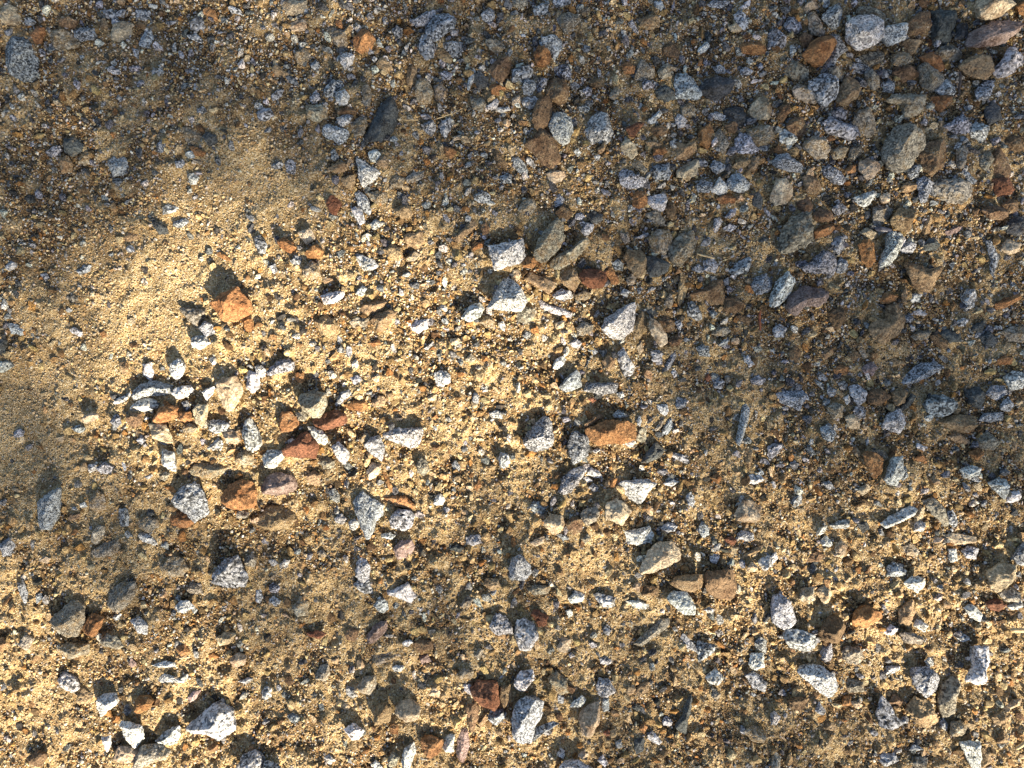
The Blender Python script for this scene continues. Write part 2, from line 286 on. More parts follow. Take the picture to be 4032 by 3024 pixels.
STONES = """
@0,0,.4557
G4 20,420 45,340 130,300 220,325 285,400 300,500 300,600 270,680 200,700 80,640 40,540 ;large oval blue-grey speckled granite stone at the left edge, near the upper corner|large oval left-edge granite
C3 0,60 60,30 140,60 160,130 150,200 80,220 0,225 ;squarish cream stone with rust stain in the upper left corner|cream upper-left-corner stone
K3 410,270 560,245 640,300 670,360 640,400 540,435 460,410 430,340
G3 630,265 700,240 820,250 835,310 800,350 710,360 650,325
O4 255,290 320,225 380,225 385,290 350,370 290,370
C3 955,270 970,200 1060,180 1150,200 1110,320 1030,355 955,340
T4 870,170 900,150 925,200 920,240 865,235
G3 1190,350 1230,270 1290,240 1310,320 1270,400 1190,395
G3 1640,180 1700,140 1760,165 1790,240 1750,280 1650,255
O3 1745,90 1800,55 1860,90 1885,170 1830,175 1765,130
W4 1975,80 2010,55 2080,90 2100,140 2020,125
G2 1150,75 1230,60 1290,100 1240,160 1160,150
W4 920,580 960,565 1030,600 1030,635 980,635 930,610
G3 1320,620 1400,590 1425,630 1380,670 1320,660
G4 920,1380 980,1325 1060,1350 1100,1420 1070,1490 970,1520 925,1440 ;dark blue-grey hexagonal granite stone alone in fine brown grit on the upper left|dark hexagonal granite
T4 480,1355 560,1335 600,1400 595,1470 510,1485 ;small peach-tan rectangular stone left of the dark hexagonal granite|peach-tan rectangle
D3 520,1180 620,1170 690,1240 680,1290 600,1340 530,1300
K2 650,1350 700,1290 770,1290 750,1370 700,1420 650,1400
G3 360,1300 430,1250 490,1240 500,1290 440,1345 380,1330
K3 1520,1100 1640,1090 1730,1150 1745,1220 1650,1260 1580,1190
D4 1745,1180 1800,1140 1870,1170 1885,1240 1800,1260
G4 1360,1240 1420,1195 1430,1260 1400,1310 1350,1310
W5 1620,1510 1670,1490 1715,1530 1690,1590 1640,1590
O3 1640,1270 1700,1270 1780,1320 1760,1360 1690,1340
G3 1520,1400 1580,1380 1605,1420 1570,1455 1520,1450
K3 1650,1345 1760,1400 1730,1420 1670,1400
G4 1700,950 1760,925 1790,960 1750,990 1700,975
G3 200,175 250,145 300,180 260,215 205,205
G2 870,80 950,70 1005,140 960,165 890,130
O4 950,930 980,915 1005,960 980,990 950,970
G2 1615,310 1700,300 1755,350 1740,380 1640,340
B2 500,180 600,140 660,180 640,240 540,230
@1008,0,.4557
C3 220,20 300,0 440,0 440,90 380,130 280,130 230,90
C4 265,220 330,175 440,170 465,225 420,265 310,270
K4 610,250 690,240 770,270 795,350 780,410 720,425 650,340
O4 840,350 920,265 990,290 1040,350 1000,440 900,475 850,420 ;orange crumbly stone near the top edge, left of the curved granite|orange crumbly top stone
O3 680,170 730,165 760,240 730,250 690,210
G4 1340,190 1430,140 1555,90 1550,150 1480,220 1390,245
G4 1460,290 1500,200 1590,140 1680,145 1730,200 1710,260 1640,300 1590,360 1540,385 1470,320 ;curved bean-shaped grey granite stone near the top edge|curved bean-shaped granite
G4 1395,420 1440,320 1510,310 1545,400 1540,510 1470,530 1420,480
G4 1600,380 1690,360 1780,375 1800,460 1740,515 1670,480
T5 1560,430 1600,425 1680,480 1685,550 1600,530 1560,480
G5 1960,130 2010,85 2060,120 2060,190 1990,220 1950,180
K4 1980,390 2040,360 2120,390 2160,440 2090,500 2020,450
G3 1185,280 1220,230 1270,270 1265,340 1210,350
W4 740,510 800,465 865,490 840,570 780,610 735,560
G3 470,560 520,515 555,560 545,620 490,615
K2 330,450 410,410 470,450 450,530 380,560 330,500
T4 1040,560 1090,515 1150,545 1200,620 1180,660 1100,640 1050,600
T4 1310,590 1350,555 1395,620 1390,700 1340,770 1295,730 1300,650
K4 1380,740 1430,685 1500,710 1530,800 1510,900 1420,910 1375,840
K3 1530,740 1590,710 1635,760 1620,860 1575,900 1540,830
D4 950,1200 1010,1080 1090,940 1180,860 1225,930 1235,1060 1200,1170 1100,1240 960,1250 ;large dark grey wedge-shaped granite stone with a pale patch and pointed top|large dark pointed wedge
G4 580,860 600,780 670,705 740,710 775,760 720,830 650,870 590,890
G4 480,850 530,795 570,840 560,890 510,915 480,890
W5 705,830 790,810 830,870 800,930 740,945 710,890
G4 20,1000 70,940 130,950 165,1000 120,1050 50,1060
K4 450,930 550,925 620,960 635,1030 540,1080 460,1040
W4 715,1050 780,1015 860,1025 830,1090 760,1125 720,1090
G4 600,1110 660,1100 740,1130 820,1160 810,1220 740,1280 670,1230 600,1200
K4 820,1100 900,1040 970,1030 980,1110 940,1190 870,1210 830,1160
B3 720,980 790,945 870,970 890,1010 800,1015 730,1020
G4 1425,1090 1530,1050 1565,1110 1540,1180 1480,1170
G4 1600,1060 1680,1020 1695,1110 1640,1210 1590,1150
D3 1880,650 1950,640 2010,690 2010,770 1920,780 1890,720
W4 1820,790 1850,660 1890,580 1900,650 1870,740 1835,820
G4 1580,630 1640,615 1700,640 1680,690 1620,690
O4 2020,760 2070,740 2160,780 2110,840 2030,840
B4 2000,640 2080,540 2170,500 2212,560 2180,660 2130,740 2050,700
W5 870,1375 930,1400 1085,1500 1010,1580 930,1635 900,1560 890,1460 ;pale speckled triangular stone pointing up-left, below the dark pointed wedge|pale speckled triangle
W4 985,1340 1040,1305 1095,1350 1050,1415 1000,1410
T4 1060,1400 1120,1360 1160,1410 1150,1465 1070,1460
T4 735,1555 860,1515 870,1590 830,1650 770,1620
K5 1170,1590 1220,1520 1285,1550 1275,1610 1240,1640 1180,1625
G4 655,1330 690,1295 725,1370 700,1405 660,1390
T3 620,1480 740,1410 810,1440 800,1490 700,1510
G3 240,1400 300,1365 340,1420 330,1500 260,1490
G3 130,1430 190,1390 240,1420 210,1460 150,1460
O4 1630,1290 1690,1290 1740,1330 1690,1390 1640,1350
K4 1300,1540 1380,1490 1460,1480 1450,1540 1370,1590 1310,1590
C5 1705,1195 1775,1180 1780,1215 1710,1230
B4 2060,1310 2110,1340 2180,1430 2150,1470 2080,1440 2060,1380
G4 2090,1550 2160,1510 2212,1530 2212,1600 2130,1590
W4 2000,930 2080,870 2100,900 2080,960 2010,970
W3 2080,950 2190,940 2200,970 2120,990 2080,975
K3 1850,870 1950,860 2000,920 1960,980 1870,950
G4 125,850 190,780 240,780 220,840 150,875
G4 255,670 310,660 370,720 360,750 290,720
K3 930,780 990,760 1020,850 1000,950 940,940
W4 1170,1210 1210,1195 1240,1225 1210,1250 1170,1240
T3 130,600 180,560 280,640 270,670 170,660
@2016,0,.4557
G4 350,50 370,0 500,0 500,60 400,90
K4 0,0 130,0 130,60 80,90 0,70
G3 180,110 250,60 320,50 310,120 240,165 190,150
K4 400,160 480,120 580,150 600,200 540,250 460,310 410,250
K3 580,80 640,40 690,70 660,130 600,130
G4 935,0 990,0 995,50 950,70
G4 1230,0 1300,0 1320,50 1290,85 1240,60
G4 1690,30 1740,0 1880,0 1880,30 1800,65 1720,60
G4 1950,80 2020,20 2065,0 2050,60 1980,95
G4 1910,140 1960,95 2010,140 2040,220 2000,270 1940,220
C4 1870,230 1930,200 2000,240 1960,290 1880,270
G5 225,370 270,340 350,325 420,370 430,430 400,490 360,545 330,470 260,430 ;light blue-grey granite stone touching a round orange-brown stone near the top edge|granite touching round orange stone
O6 180,510 220,440 270,435 330,490 335,560 290,605 210,590 ;round orange-brown stone with pitted surface near the top edge|round pitted orange stone
G5 355,590 420,565 490,575 510,640 500,700 440,700 370,640
G4 0,640 60,610 160,590 180,640 160,700 80,740 0,730
G4 85,780 130,710 190,730 205,800 170,860 100,850
G4 205,700 240,680 305,710 290,770 220,830 205,770
B5 300,760 330,695 460,705 495,780 470,900 400,915 320,900 295,830 ;blocky pinkish-brown squarish stone above the upright brown slab|blocky pinkish-brown stone
W4 90,870 200,860 240,890 210,950 150,980 85,930
C4 0,870 60,840 85,890 60,930 0,930
B6 170,1060 190,960 250,890 310,880 345,960 330,1060 290,1130 220,1180 180,1110 ;upright brown slab with a sunlit orange right edge|upright brown slab
W6 310,1120 360,1030 440,1015 500,1070 520,1170 480,1270 420,1290 360,1240 ;bright white speckled stone leaning between a brown slab and brown triangle|bright white speckled stone
B6 105,1280 200,1190 290,1145 360,1190 390,1300 410,1400 340,1480 270,1450 180,1360 ;large rough brown triangular stone below the upright brown slab|large brown triangular stone
W5 620,1130 680,1010 740,965 830,1000 850,1090 875,1150 840,1230 760,1260 680,1250 630,1190 ;large white and blue-grey granite stone right of the bright white one|large white-and-blue granite
G4 5,1380 50,1370 110,1420 140,1500 120,1545 50,1500 10,1440
C5 290,1520 340,1490 440,1490 460,1540 420,1590 340,1600
G5 610,780 650,755 690,770 690,820 650,835 620,810
B4 650,710 720,670 790,700 790,750 720,760
K4 850,800 910,725 935,790 890,870 845,840
G4 560,930 640,910 680,940 640,980 580,960
K4 1110,500 1160,550 1230,610 1230,670 1130,700 1050,690 1070,600
O5 950,560 1000,535 1065,580 1050,640 970,640
K3 1250,620 1330,550 1390,590 1380,660 1290,690
G5 1115,730 1150,695 1210,720 1205,770 1130,780
G5 1410,650 1490,640 1560,700 1590,760 1640,830 1600,860 1410,850 1400,740 ;blue-grey quarter-round granite stone beside a flat dark slate-like slab|blue quarter-round granite
D3 1235,790 1330,740 1410,800 1410,860 1330,885 1250,850
D4 1590,780 1680,690 1770,655 1850,680 1945,705 1880,800 1800,860 1690,850 ;flat dark slate-like slab with brown tint right of the blue quarter-round granite|flat dark slate-like slab
B2 1280,400 1380,360 1440,440 1460,510 1380,500 1290,470
T3 1090,170 1180,140 1280,160 1270,240 1180,270 1110,240
G5 1740,570 1800,540 1860,590 1850,630 1770,620
G5 1975,600 2020,570 2085,610 2060,650 1990,650
G5 2100,570 2150,535 2175,580 2150,610 2110,600
O4 1960,400 2010,365 2120,370 2195,410 2180,470 2060,480 1980,460 ;oblong gold-orange stone near the top edge, right of centre|oblong gold-orange top stone
W4 1600,440 1640,390 1690,350 1715,400 1660,450 1610,475
O4 1600,560 1620,510 1650,510 1640,560 1610,580
G4 1000,200 1040,170 1095,280 1060,280
W5 1720,980 1770,960 1855,1000 1830,1040 1750,1020
D3 1830,940 1920,900 2000,920 2050,1000 2040,1060 1960,1080 1860,1020
C5 2050,960 2080,880 2140,840 2212,850 2240,930 2212,1040 2150,1040 2070,1010 ;cream and white stone with black specks left of the blue jagged granite|cream-and-white specked stone
K3 1450,920 1540,890 1600,950 1560,1010 1470,1000
K4 2030,1120 2130,1080 2250,1090 2270,1180 2212,1250 2120,1270 2040,1200
W5 1405,1030 1440,980 1510,1020 1500,1090 1440,1110
O4 1610,1130 1700,1060 1745,1120 1740,1210 1690,1290 1620,1240
K4 1745,1170 1800,1105 1860,1170 1880,1250 1830,1330 1760,1270
G5 1920,1210 1970,1145 2040,1170 2100,1270 2135,1300 2060,1335 1940,1330
B4 1840,1090 1900,1050 1950,1080 1930,1160 1870,1150
T5 1390,1370 1400,1240 1500,1260 1580,1220 1580,1310 1500,1400
C5 920,1290 990,1200 1050,1260 1080,1350 1030,1395 960,1330
T4 1140,1240 1220,1230 1280,1260 1250,1310 1160,1280
O4 1210,1300 1300,1290 1340,1330 1260,1370 1210,1360
C5 1410,1480 1480,1430 1590,1370 1620,1440 1600,1520 1520,1545 1430,1540
G5 1185,1480 1240,1430 1350,1420 1370,1500 1350,1560 1240,1560
G5 910,1510 970,1460 1060,1530 1170,1570 1110,1630 1030,1645 930,1610
K4 1015,1430 1100,1410 1170,1480 1140,1510 1060,1480
R4 970,1130 1060,1080 1140,1080 1090,1150 1040,1220 990,1180
B3 1200,1110 1290,1090 1345,1130 1310,1180 1220,1180
G5 1705,1440 1750,1380 1850,1430 1830,1480 1760,1510
T4 1900,1440 1960,1380 2070,1380 2040,1430 1970,1470
T5 2040,1430 2080,1360 2145,1340 2145,1400 2090,1480 2040,1480
G5 1575,1610 1640,1560 1720,1580 1725,1630 1690,1670 1600,1670
W5 1720,1630 1790,1530 1840,1590 1860,1665 1790,1690 1720,1665
G5 1845,1580 1900,1510 1980,1500 2050,1580 2050,1640 1960,1670 1870,1640
G4 1600,1400 1650,1370 1700,1400 1690,1440 1630,1440
W5 530,1330 570,1300 595,1340 560,1370
T5 740,1300 790,1250 805,1300 770,1345 730,1340
W4 1165,1060 1190,1030 1260,970 1290,990 1230,1070 1200,1085
@3024,0,.4557
C5 295,70 350,20 400,0 440,80 380,90 330,120
K5 330,180 350,120 410,140 450,230 480,290 440,340 370,320 345,260
G5 140,220 170,150 230,140 290,190 300,250 240,295 160,270
G6 440,180 500,100 570,55 620,90 610,200 570,275 520,260 470,220
K4 760,110 790,60 880,60 980,100 1030,180 1060,220 960,230 900,190 830,150
W7 625,290 650,220 740,190 830,170 920,190 950,280 950,350 880,430 770,470 690,430 640,370 ;large round light grey granite stone near the top right|large round light-grey granite
W6 960,290 1010,250 1160,230 1160,300 1135,380 1020,435 970,370 ;bright white black-flecked angular stone right of the large round light-grey granite|white black-flecked angular stone
O6 265,500 360,390 430,340 520,335 565,400 530,470 430,600 350,590 290,530 ;large gold-brown tilted block left of the round light-grey granite|large gold-brown block
G3 460,610 540,420 530,310 620,310 690,430 600,510 570,600 500,650
B4 260,350 310,295 375,320 360,400 300,420
G4 0,290 60,260 150,340 150,400 60,440 0,420
K4 145,560 200,510 260,530 350,610 350,690 240,690 150,640
G6 330,730 450,665 560,700 580,780 560,870 460,950 390,880 330,820 ;blue-grey jagged-edged granite stone below the gold-brown block|blue jagged granite
K5 190,780 260,735 370,760 420,830 400,910 310,890 220,840
T5 560,900 590,780 650,670 740,710 775,780 740,870 640,930
K5 500,610 570,590 640,640 630,700 570,735 510,690
G4 700,600 760,540 830,550 890,590 820,640
K4 780,480 900,440 1000,420 1000,520 940,580 860,580
B3 1170,220 1290,120 1390,110 1395,240 1330,300 1200,310
T4 1130,400 1200,330 1340,350 1280,450 1180,480
K4 1040,520 1100,460 1220,480 1240,540 1160,600 1060,570
D4 1405,80 1520,70 1640,80 1645,170 1620,270 1580,370 1430,380 1420,230 ;dark charcoal rectangular stone near the top right corner|dark charcoal rectangle
D3 1610,340 1640,210 1730,200 1740,270 1680,340
C8 1740,80 1800,0 1850,-20 2000,-30 2040,0 2075,90 1960,170 1820,210 1770,180 ;smooth pale cream sunlit block cut by the top edge near the right corner|smooth cream top-corner block
P6 1690,430 1720,290 1850,230 1980,200 2100,195 2170,240 2090,330 2010,395 1880,425 1760,435 ;large elongated pinkish-grey stone below the smooth cream corner block|long pinkish-grey stone
O5 2110,80 2150,40 2212,20 2240,90 2212,170 2140,140
K5 1440,460 1500,390 1600,380 1680,440 1660,510 1560,540 1470,500
T6 1605,600 1700,520 1790,510 1880,590 1895,660 1830,720 1720,710 1650,650 ;beige angular speckled stone below the long pinkish-grey stone|beige speckled stone
W6 1900,610 1960,560 2020,450 2080,430 2150,490 2130,590 2060,670 1950,690 1900,650 ;pale blue-white bean-shaped stone near the right edge at the top|pale blue-white bean
O4 1300,500 1410,450 1500,530 1520,600 1450,640 1350,560
K5 1270,600 1360,530 1460,620 1510,680 1460,760 1400,815 1320,760
B5 1060,620 1120,570 1230,580 1290,650 1250,690 1150,720 1080,680
W5 1420,800 1500,700 1550,695 1600,770 1590,830 1480,835
O5 1375,850 1450,840 1560,850 1565,900 1480,980 1430,960 1400,900
K5 990,900 1050,840 1340,835 1310,970 1230,1030 1150,1010 1120,920
K4 820,660 880,610 940,680 950,760 900,800 850,740
G5 970,620 1010,595 1055,630 1030,680 980,680
G4 980,740 1030,700 1075,750 1060,820 990,800
B4 75,1010 100,920 180,890 190,980 120,1060
B5 140,1100 220,1010 310,1030 330,1130 290,1190 210,1170
G4 530,980 600,940 670,970 660,1040 580,1030
G5 460,1060 530,1015 640,1070 760,1100 790,1160 740,1200 690,1225 600,1190 480,1150 ;long blue-grey granite stone with a bright white lower right end|long blue white-ended granite
K5 720,1060 760,970 840,940 920,1030 930,1130 880,1195 790,1160
W5 90,1160 140,1115 220,1150 255,1210 220,1250 110,1240
K6 290,1250 380,1190 470,1200 520,1310 480,1370 390,1380 320,1320
O5 45,1290 90,1255 135,1280 110,1330 50,1320
T5 170,1300 220,1260 275,1290 240,1360 180,1340
G5 30,1400 90,1340 160,1340 240,1400 290,1430 280,1490 170,1490 60,1460
G5 470,1460 520,1420 600,1470 670,1550 640,1600 560,1590 490,1520
C6 760,1490 770,1410 850,1385 930,1410 955,1460 900,1540 830,1570
O6 655,1480 700,1430 750,1440 740,1500 680,1510
K6 955,1330 1000,1220 1060,1120 1180,1095 1230,1150 1310,1220 1320,1300 1250,1380 1190,1470 1110,1520 1020,1480 960,1400 ;largest dark green-grey rounded boulder-like stone with a cream patch, upper right|largest green-grey rounded stone
B4 1280,1340 1330,1260 1490,1220 1520,1310 1490,1450 1400,1540 1320,1470 ;flat brown rust-patched stone right of the largest green-grey rounded stone|flat brown rust-patched stone
G5 1485,1110 1580,1050 1660,1005 1715,1090 1690,1170 1600,1175 ;blue-grey arrowhead-shaped stone right of the largest green-grey stone|blue arrowhead stone
W4 1710,1110 1790,1060 1890,1090 1880,1180 1830,1240 1740,1180
D3 1860,950 1930,880 2000,930 2000,1050 1900,1080 1860,1020
G4 1760,800 1830,730 1910,700 1930,760 1880,880 1780,880
B4 1990,1250 2060,1180 2230,1170 2230,1290 2080,1320
B4 1910,1370 1970,1270 2040,1330 2090,1450 2090,1540 1990,1550 1920,1480
K4 1590,1310 1660,1270 1690,1330 1660,1460 1620,1480 1590,1400
K4 1810,1350 1900,1310 1930,1400 1870,1490 1810,1440
G5 1640,1500 1680,1480 1775,1570 1740,1610 1670,1550
G5 1185,1500 1240,1430 1300,1450 1280,1550 1210,1560
K4 1400,1620 1440,1560 1600,1550 1740,1610 1720,1720 1640,1780 1530,1760 1430,1690
R3 1920,1550 2060,1530 2120,1640 2080,1690 1960,1700
G5 1255,1590 1310,1540 1400,1590 1370,1659 1340,1760 1290,1760
T5 285,1540 350,1510 420,1550 465,1640 400,1700 310,1660
C5 60,1560 140,1550 200,1640 210,1700 150,1760 60,1780 0,1700
K5 530,1310 620,1260 690,1280 650,1370 560,1380
K4 690,1290 800,1260 800,1330 740,1390 690,1370
T5 1130,1620 1180,1580 1260,1590 1270,1640 1200,1670 1140,1670
@0,756,.4557
D3 120,60 180,5 270,10 285,60 200,85
W4 1390,130 1440,100 1535,130 1500,165 1400,190
G4 1480,250 1590,215 1620,250 1550,300 1490,295
D4 1310,270 1350,240 1440,310 1450,360 1370,365
T4 1040,400 1090,340 1160,350 1175,400 1100,430
O4 1850,530 1890,515 1960,550 2015,600 1940,590
O6 1840,960 1970,880 2080,820 2130,870 2190,960 2212,1050 2100,1110 1990,1130 1900,1060 ;large tan-orange flat pentagonal stone with black shadow, left of centre|large tan-orange pentagon
K4 1550,1000 1640,1000 1790,1020 1770,1090 1720,1190 1640,1120
W5 1690,1270 1750,1240 1820,1260 1850,1310 1760,1370 1690,1340
W5 1235,1490 1310,1470 1335,1560 1310,1640 1240,1580
W6 1490,1490 1570,1440 1625,1500 1610,1580 1560,1630 1500,1580 ;bright white upright rounded stone below left of the tan-orange pentagon|bright white upright stone
T4 1030,1480 1090,1465 1115,1530 1090,1580 1040,1550
W3 20,640 80,595 130,600 125,650 60,680
G3 610,680 690,620 750,620 740,680 660,705
W4 590,1190 630,1165 700,1210 680,1250 610,1220
G3 60,1140 110,1130 200,1190 180,1240 100,1220
D3 0,1230 50,1230 70,1290 40,1420 0,1440
W3 0,1460 100,1460 130,1510 60,1550 0,1560
G3 1740,1180 1800,1120 1870,1150 1890,1220 1800,1260
C5 1090,1100 1140,1080 1165,1130 1120,1160
O4 850,1210 900,1200 920,1240 880,1260
O5 2120,1120 2200,1090 2220,1200 2150,1210
G3 320,700 370,690 410,740 370,770
K3 550,900 620,880 660,920 610,960
@1008,756,.4557
R5 605,90 650,30 710,60 740,110 700,210 640,180 ;deep red-brown pointed stone in the sunlit grit, upper left of centre|deep red-brown pointed stone
G5 860,20 900,0 960,40 1000,150 980,220 930,160 885,110
W5 820,150 860,125 930,180 950,260 900,290 850,210
W5 980,280 1030,240 1120,265 1080,305 1020,330
K4 960,20 1060,0 1140,20 1150,100 1060,120 1000,80
T4 1190,170 1280,110 1350,150 1360,220 1280,250
C5 375,360 470,315 510,370 520,420 450,460 410,420
O5 200,440 260,400 330,440 365,490 320,540 230,500
O5 440,540 540,460 605,530 560,590 470,590
G4 0,400 50,380 105,450 100,540 40,540 10,480
G5 310,600 360,555 420,590 400,640 340,640
K4 430,680 500,615 570,640 580,730 510,770 440,740
W5 865,580 905,540 1010,580 1060,640 1000,680 930,690 ;white notched stone in bright yellow sand, left of the white four-sided block|white notched stone
T5 1100,500 1180,450 1260,490 1270,560 1240,610 1150,560
T4 1275,380 1330,360 1450,350 1460,420 1400,500 1310,470
K4 1290,580 1370,520 1430,540 1380,600 1310,610
O5 1860,490 1900,450 1980,430 1960,480 1880,520
T4 1700,400 1800,310 1900,220 1950,230 1930,290 1840,370 1730,460
B4 1950,300 1990,270 2020,330 2000,400 1955,390
W6 2010,490 2120,465 2300,430 2330,560 2290,640 2170,660 2060,700 2035,590 ;white four-sided speckled block near the middle, above the big white mound-like stone|white four-sided block
W7 2000,1000 2060,880 2130,760 2220,760 2320,890 2350,960 2290,1040 2120,1045 2020,1020 ;big sunlit white mound-like stone with dark shadow on its left, near the middle|big white mound-like stone
W6 1775,1090 1850,990 1940,960 1975,1010 1940,1080 1850,1130 ;bright white oblong pebble lower left of the big white mound-like stone|bright white oblong pebble
W5 1325,1160 1390,1110 1490,1100 1480,1180 1400,1220 1340,1190
W6 590,910 680,875 790,870 780,920 700,970 620,985
T5 890,1040 930,980 1050,945 1140,950 1100,1020 980,1075 910,1060
B4 1010,1110 1060,1060 1170,1020 1230,1040 1170,1130 1080,1220 1030,1170
T5 510,1130 590,1075 690,1100 720,1170 700,1250 600,1260 540,1190
K3 810,1120 890,1090 980,1100 960,1170 860,1180
G5 120,1550 200,1470 300,1445 360,1480 350,1540 250,1570 140,1590
W5 10,1510 60,1495 105,1530 100,1600 30,1600
O5 360,1560 430,1560 450,1620 400,1665 365,1620
W5 1540,1560 1620,1545 1680,1580 1680,1640 1620,1690 1560,1670
T5 1870,1550 1920,1520 1975,1560 1960,1630 1890,1630
W4 1450,1350 1530,1290 1540,1320 1480,1365
C5 1680,1270 1750,1260 1780,1300 1730,1340 1690,1320
G4 820,1600 890,1580 930,1630 860,1665
O4 970,1310 1060,1275 1090,1310 1020,1340
K4 1800,1450 1860,1400 1910,1440 1870,1480
W5 2085,1130 2140,1115 2160,1180 2120,1200
K4 1920,1120 2000,1060 2065,1110 2060,1180 1990,1170
G4 870,880 930,810 970,840 920,910
G4 125,650 180,625 200,700 160,710
G5 1885,40 1950,0 2030,40 2030,80 1960,110 1890,80
@2016,756,.4557
O6 75,620 130,570 200,580 220,630 170,670 90,665
C5 0,680 50,670 80,710 60,760 0,770
K6 185,540 230,420 370,250 430,280 450,410 400,520 270,640 200,600 ;tall grey-brown speckled stone leaning right, above the dark red oval|tall grey-brown leaning stone
K5 330,600 400,540 500,500 620,400 660,450 580,560 480,640 400,680 340,650
T5 110,760 160,690 260,740 370,780 360,850 320,890 200,810
T5 400,740 510,645 560,690 580,780 540,860 440,800
R6 570,720 610,675 720,670 810,700 825,760 790,830 700,845 610,800 ;smooth dark red-brown oval stone just above and right of centre|dark red oval stone
O5 810,690 850,640 910,720 930,790 870,800
T6 960,560 990,515 1120,515 1155,600 1140,700 1080,750 1000,660 ;tan pitted blocky stone left of the dark charcoal wedge|tan pitted block
D5 1150,560 1240,565 1360,620 1330,690 1240,740 1180,740 1155,650 ;matt dark charcoal wedge right of the tan pitted block|matt charcoal wedge
G5 860,610 920,575 970,620 960,680 890,675
G5 595,330 640,275 700,290 690,350 640,390 600,370
G5 360,50 410,25 460,70 430,120 370,140
K4 50,170 100,75 180,75 210,140 170,200 90,210
G4 545,200 590,185 630,220 600,250 550,245
B4 370,190 440,120 530,190 480,250 400,230
D3 630,200 700,170 780,200 770,260 690,280
K4 930,350 1000,350 1015,430 970,460 940,400
W5 1070,390 1190,340 1195,365 1120,400
O4 1040,40 1070,0 1150,0 1160,110 1100,160 1040,120
W5 1160,50 1320,20 1335,80 1300,170 1200,140 1165,110
B4 1320,150 1370,85 1420,140 1400,240 1340,220
K4 1140,190 1240,150 1330,240 1310,300 1200,250
K5 1180,400 1260,320 1360,350 1380,430 1330,550 1220,520 1190,450
K4 1350,480 1440,370 1560,340 1600,430 1540,560 1450,650 1360,600
G5 1640,600 1720,565 1780,630 1750,710 1660,680
G5 1560,650 1620,620 1660,660 1640,700 1580,690
B3 1520,890 1680,820 1780,740 1830,770 1850,880 1840,970 1740,970 1600,940 ;broad flat brown stone half buried in shaded grit, right of centre|broad flat brown stone
G5 1870,680 1960,600 2060,550 2070,600 2040,690 1920,720
G6 2065,820 2100,740 2190,700 2250,780 2225,850 2110,895
O4 1760,60 1840,30 1930,50 1920,100 1820,110
W5 1750,230 1790,210 1820,250 1780,340 1745,350
G4 1820,310 1890,265 1950,290 1910,340 1840,330
G4 1835,220 1890,150 1930,140 1930,190 1880,235
D4 2060,20 2130,0 2170,80 2150,155 2080,120
W6 775,1180 800,1100 900,1030 1060,955 1060,1080 1040,1200 940,1280 840,1250 ;large pale grey teardrop-shaped stone pointing up-right, right of centre|large pale teardrop
T5 1040,1200 1080,1080 1130,1030 1170,1100 1160,1190 1110,1270 1060,1260
C7 1170,1180 1190,1095 1260,1130 1330,1240 1330,1310 1270,1345 1220,1280 ;sunlit cream oblong stone with orange tint right of the pale teardrop|sunlit cream oblong stone
B4 1270,1110 1330,1070 1410,1130 1400,1210 1320,1210
D4 1160,1030 1210,1000 1260,1050 1210,1090
W4 225,900 260,890 300,960 430,1000 520,1040 510,1080 420,1070 250,1000
W5 350,880 430,830 520,860 520,920 420,930 360,910
K5 540,890 620,845 680,870 650,930 560,940
K4 20,1030 100,980 190,1000 190,1080 120,1140 50,1110
C5 365,1130 460,1110 440,1180 380,1180
K4 550,1170 620,1120 710,1140 680,1220 580,1240
C5 1080,1340 1130,1280 1140,1360 1110,1410
G6 1500,1000 1545,940 1620,1030 1635,1100 1590,1120 1505,1070 ;blue-grey speckled pebble with pointed top below the broad flat brown stone|blue pointed pebble
G5 1710,1030 1750,1015 1785,1050 1750,1090 1715,1070
K5 1720,1220 1780,1165 1880,1160 1905,1220 1850,1250 1760,1240
G5 1590,1350 1640,1315 1700,1340 1710,1420 1620,1420
G4 1780,1320 1840,1275 1880,1280 1850,1330 1790,1335
B3 1840,1020 1850,910 1930,890 2020,960 1990,1040 1900,1050
B4 1930,1080 1990,1050 2080,1110 2050,1150 1960,1120
G5 1195,1380 1250,1360 1310,1400 1290,1470 1210,1470
G4 1290,1560 1350,1440 1400,1350 1440,1345 1430,1400 1380,1500 1330,1560
W5 910,1400 960,1340 1010,1430 1060,1500 1050,1580 980,1600 930,1500
T4 780,1460 830,1410 890,1450 880,1530 810,1540
B4 1345,1290 1400,1240 1470,1280 1440,1330 1370,1330
W5 350,1520 370,1450 440,1410 475,1450 430,1510 380,1540
G5 400,1690 470,1600 550,1540 600,1590 610,1680 480,1730
G5 620,1720 650,1650 920,1650 900,1730 780,1750
W5 500,1300 560,1270 610,1300 580,1350 520,1340
G4 660,1370 720,1345 750,1380 710,1410
T4 1455,700 1490,700 1530,780 1500,900 1450,980 1430,930
G5 1410,1130 1450,1100 1480,1150 1450,1210
K5 1310,950 1360,870 1395,930 1370,1010 1320,990
W5 930,880 970,830 1020,860 990,910
K5 985,740 1040,700 1080,740 1060,800 1000,800
W4 1380,1560 1400,1510 1425,1570 1400,1620
G5 1745,1620 1800,1590 1860,1640 1830,1700 1760,1700
G5 2070,1620 2140,1580 2200,1620 2180,1665 2080,1665
W4 2010,1430 2040,1410 2100,1490 2050,1510
R5 1665,1600 1700,1560 1740,1600 1700,1640
@3024,756,.4557
W6 715,60 790,30 900,0 915,30 850,120 790,145 735,100 ;white sickle-curved stone upper right, above a brown slope|white sickle-curved stone
G6 530,160 600,95 660,140 650,180 590,215
C6 945,50 980,20 1035,20 1020,100 960,110
K5 900,130 1000,115 1075,150 1040,230 970,300 900,280
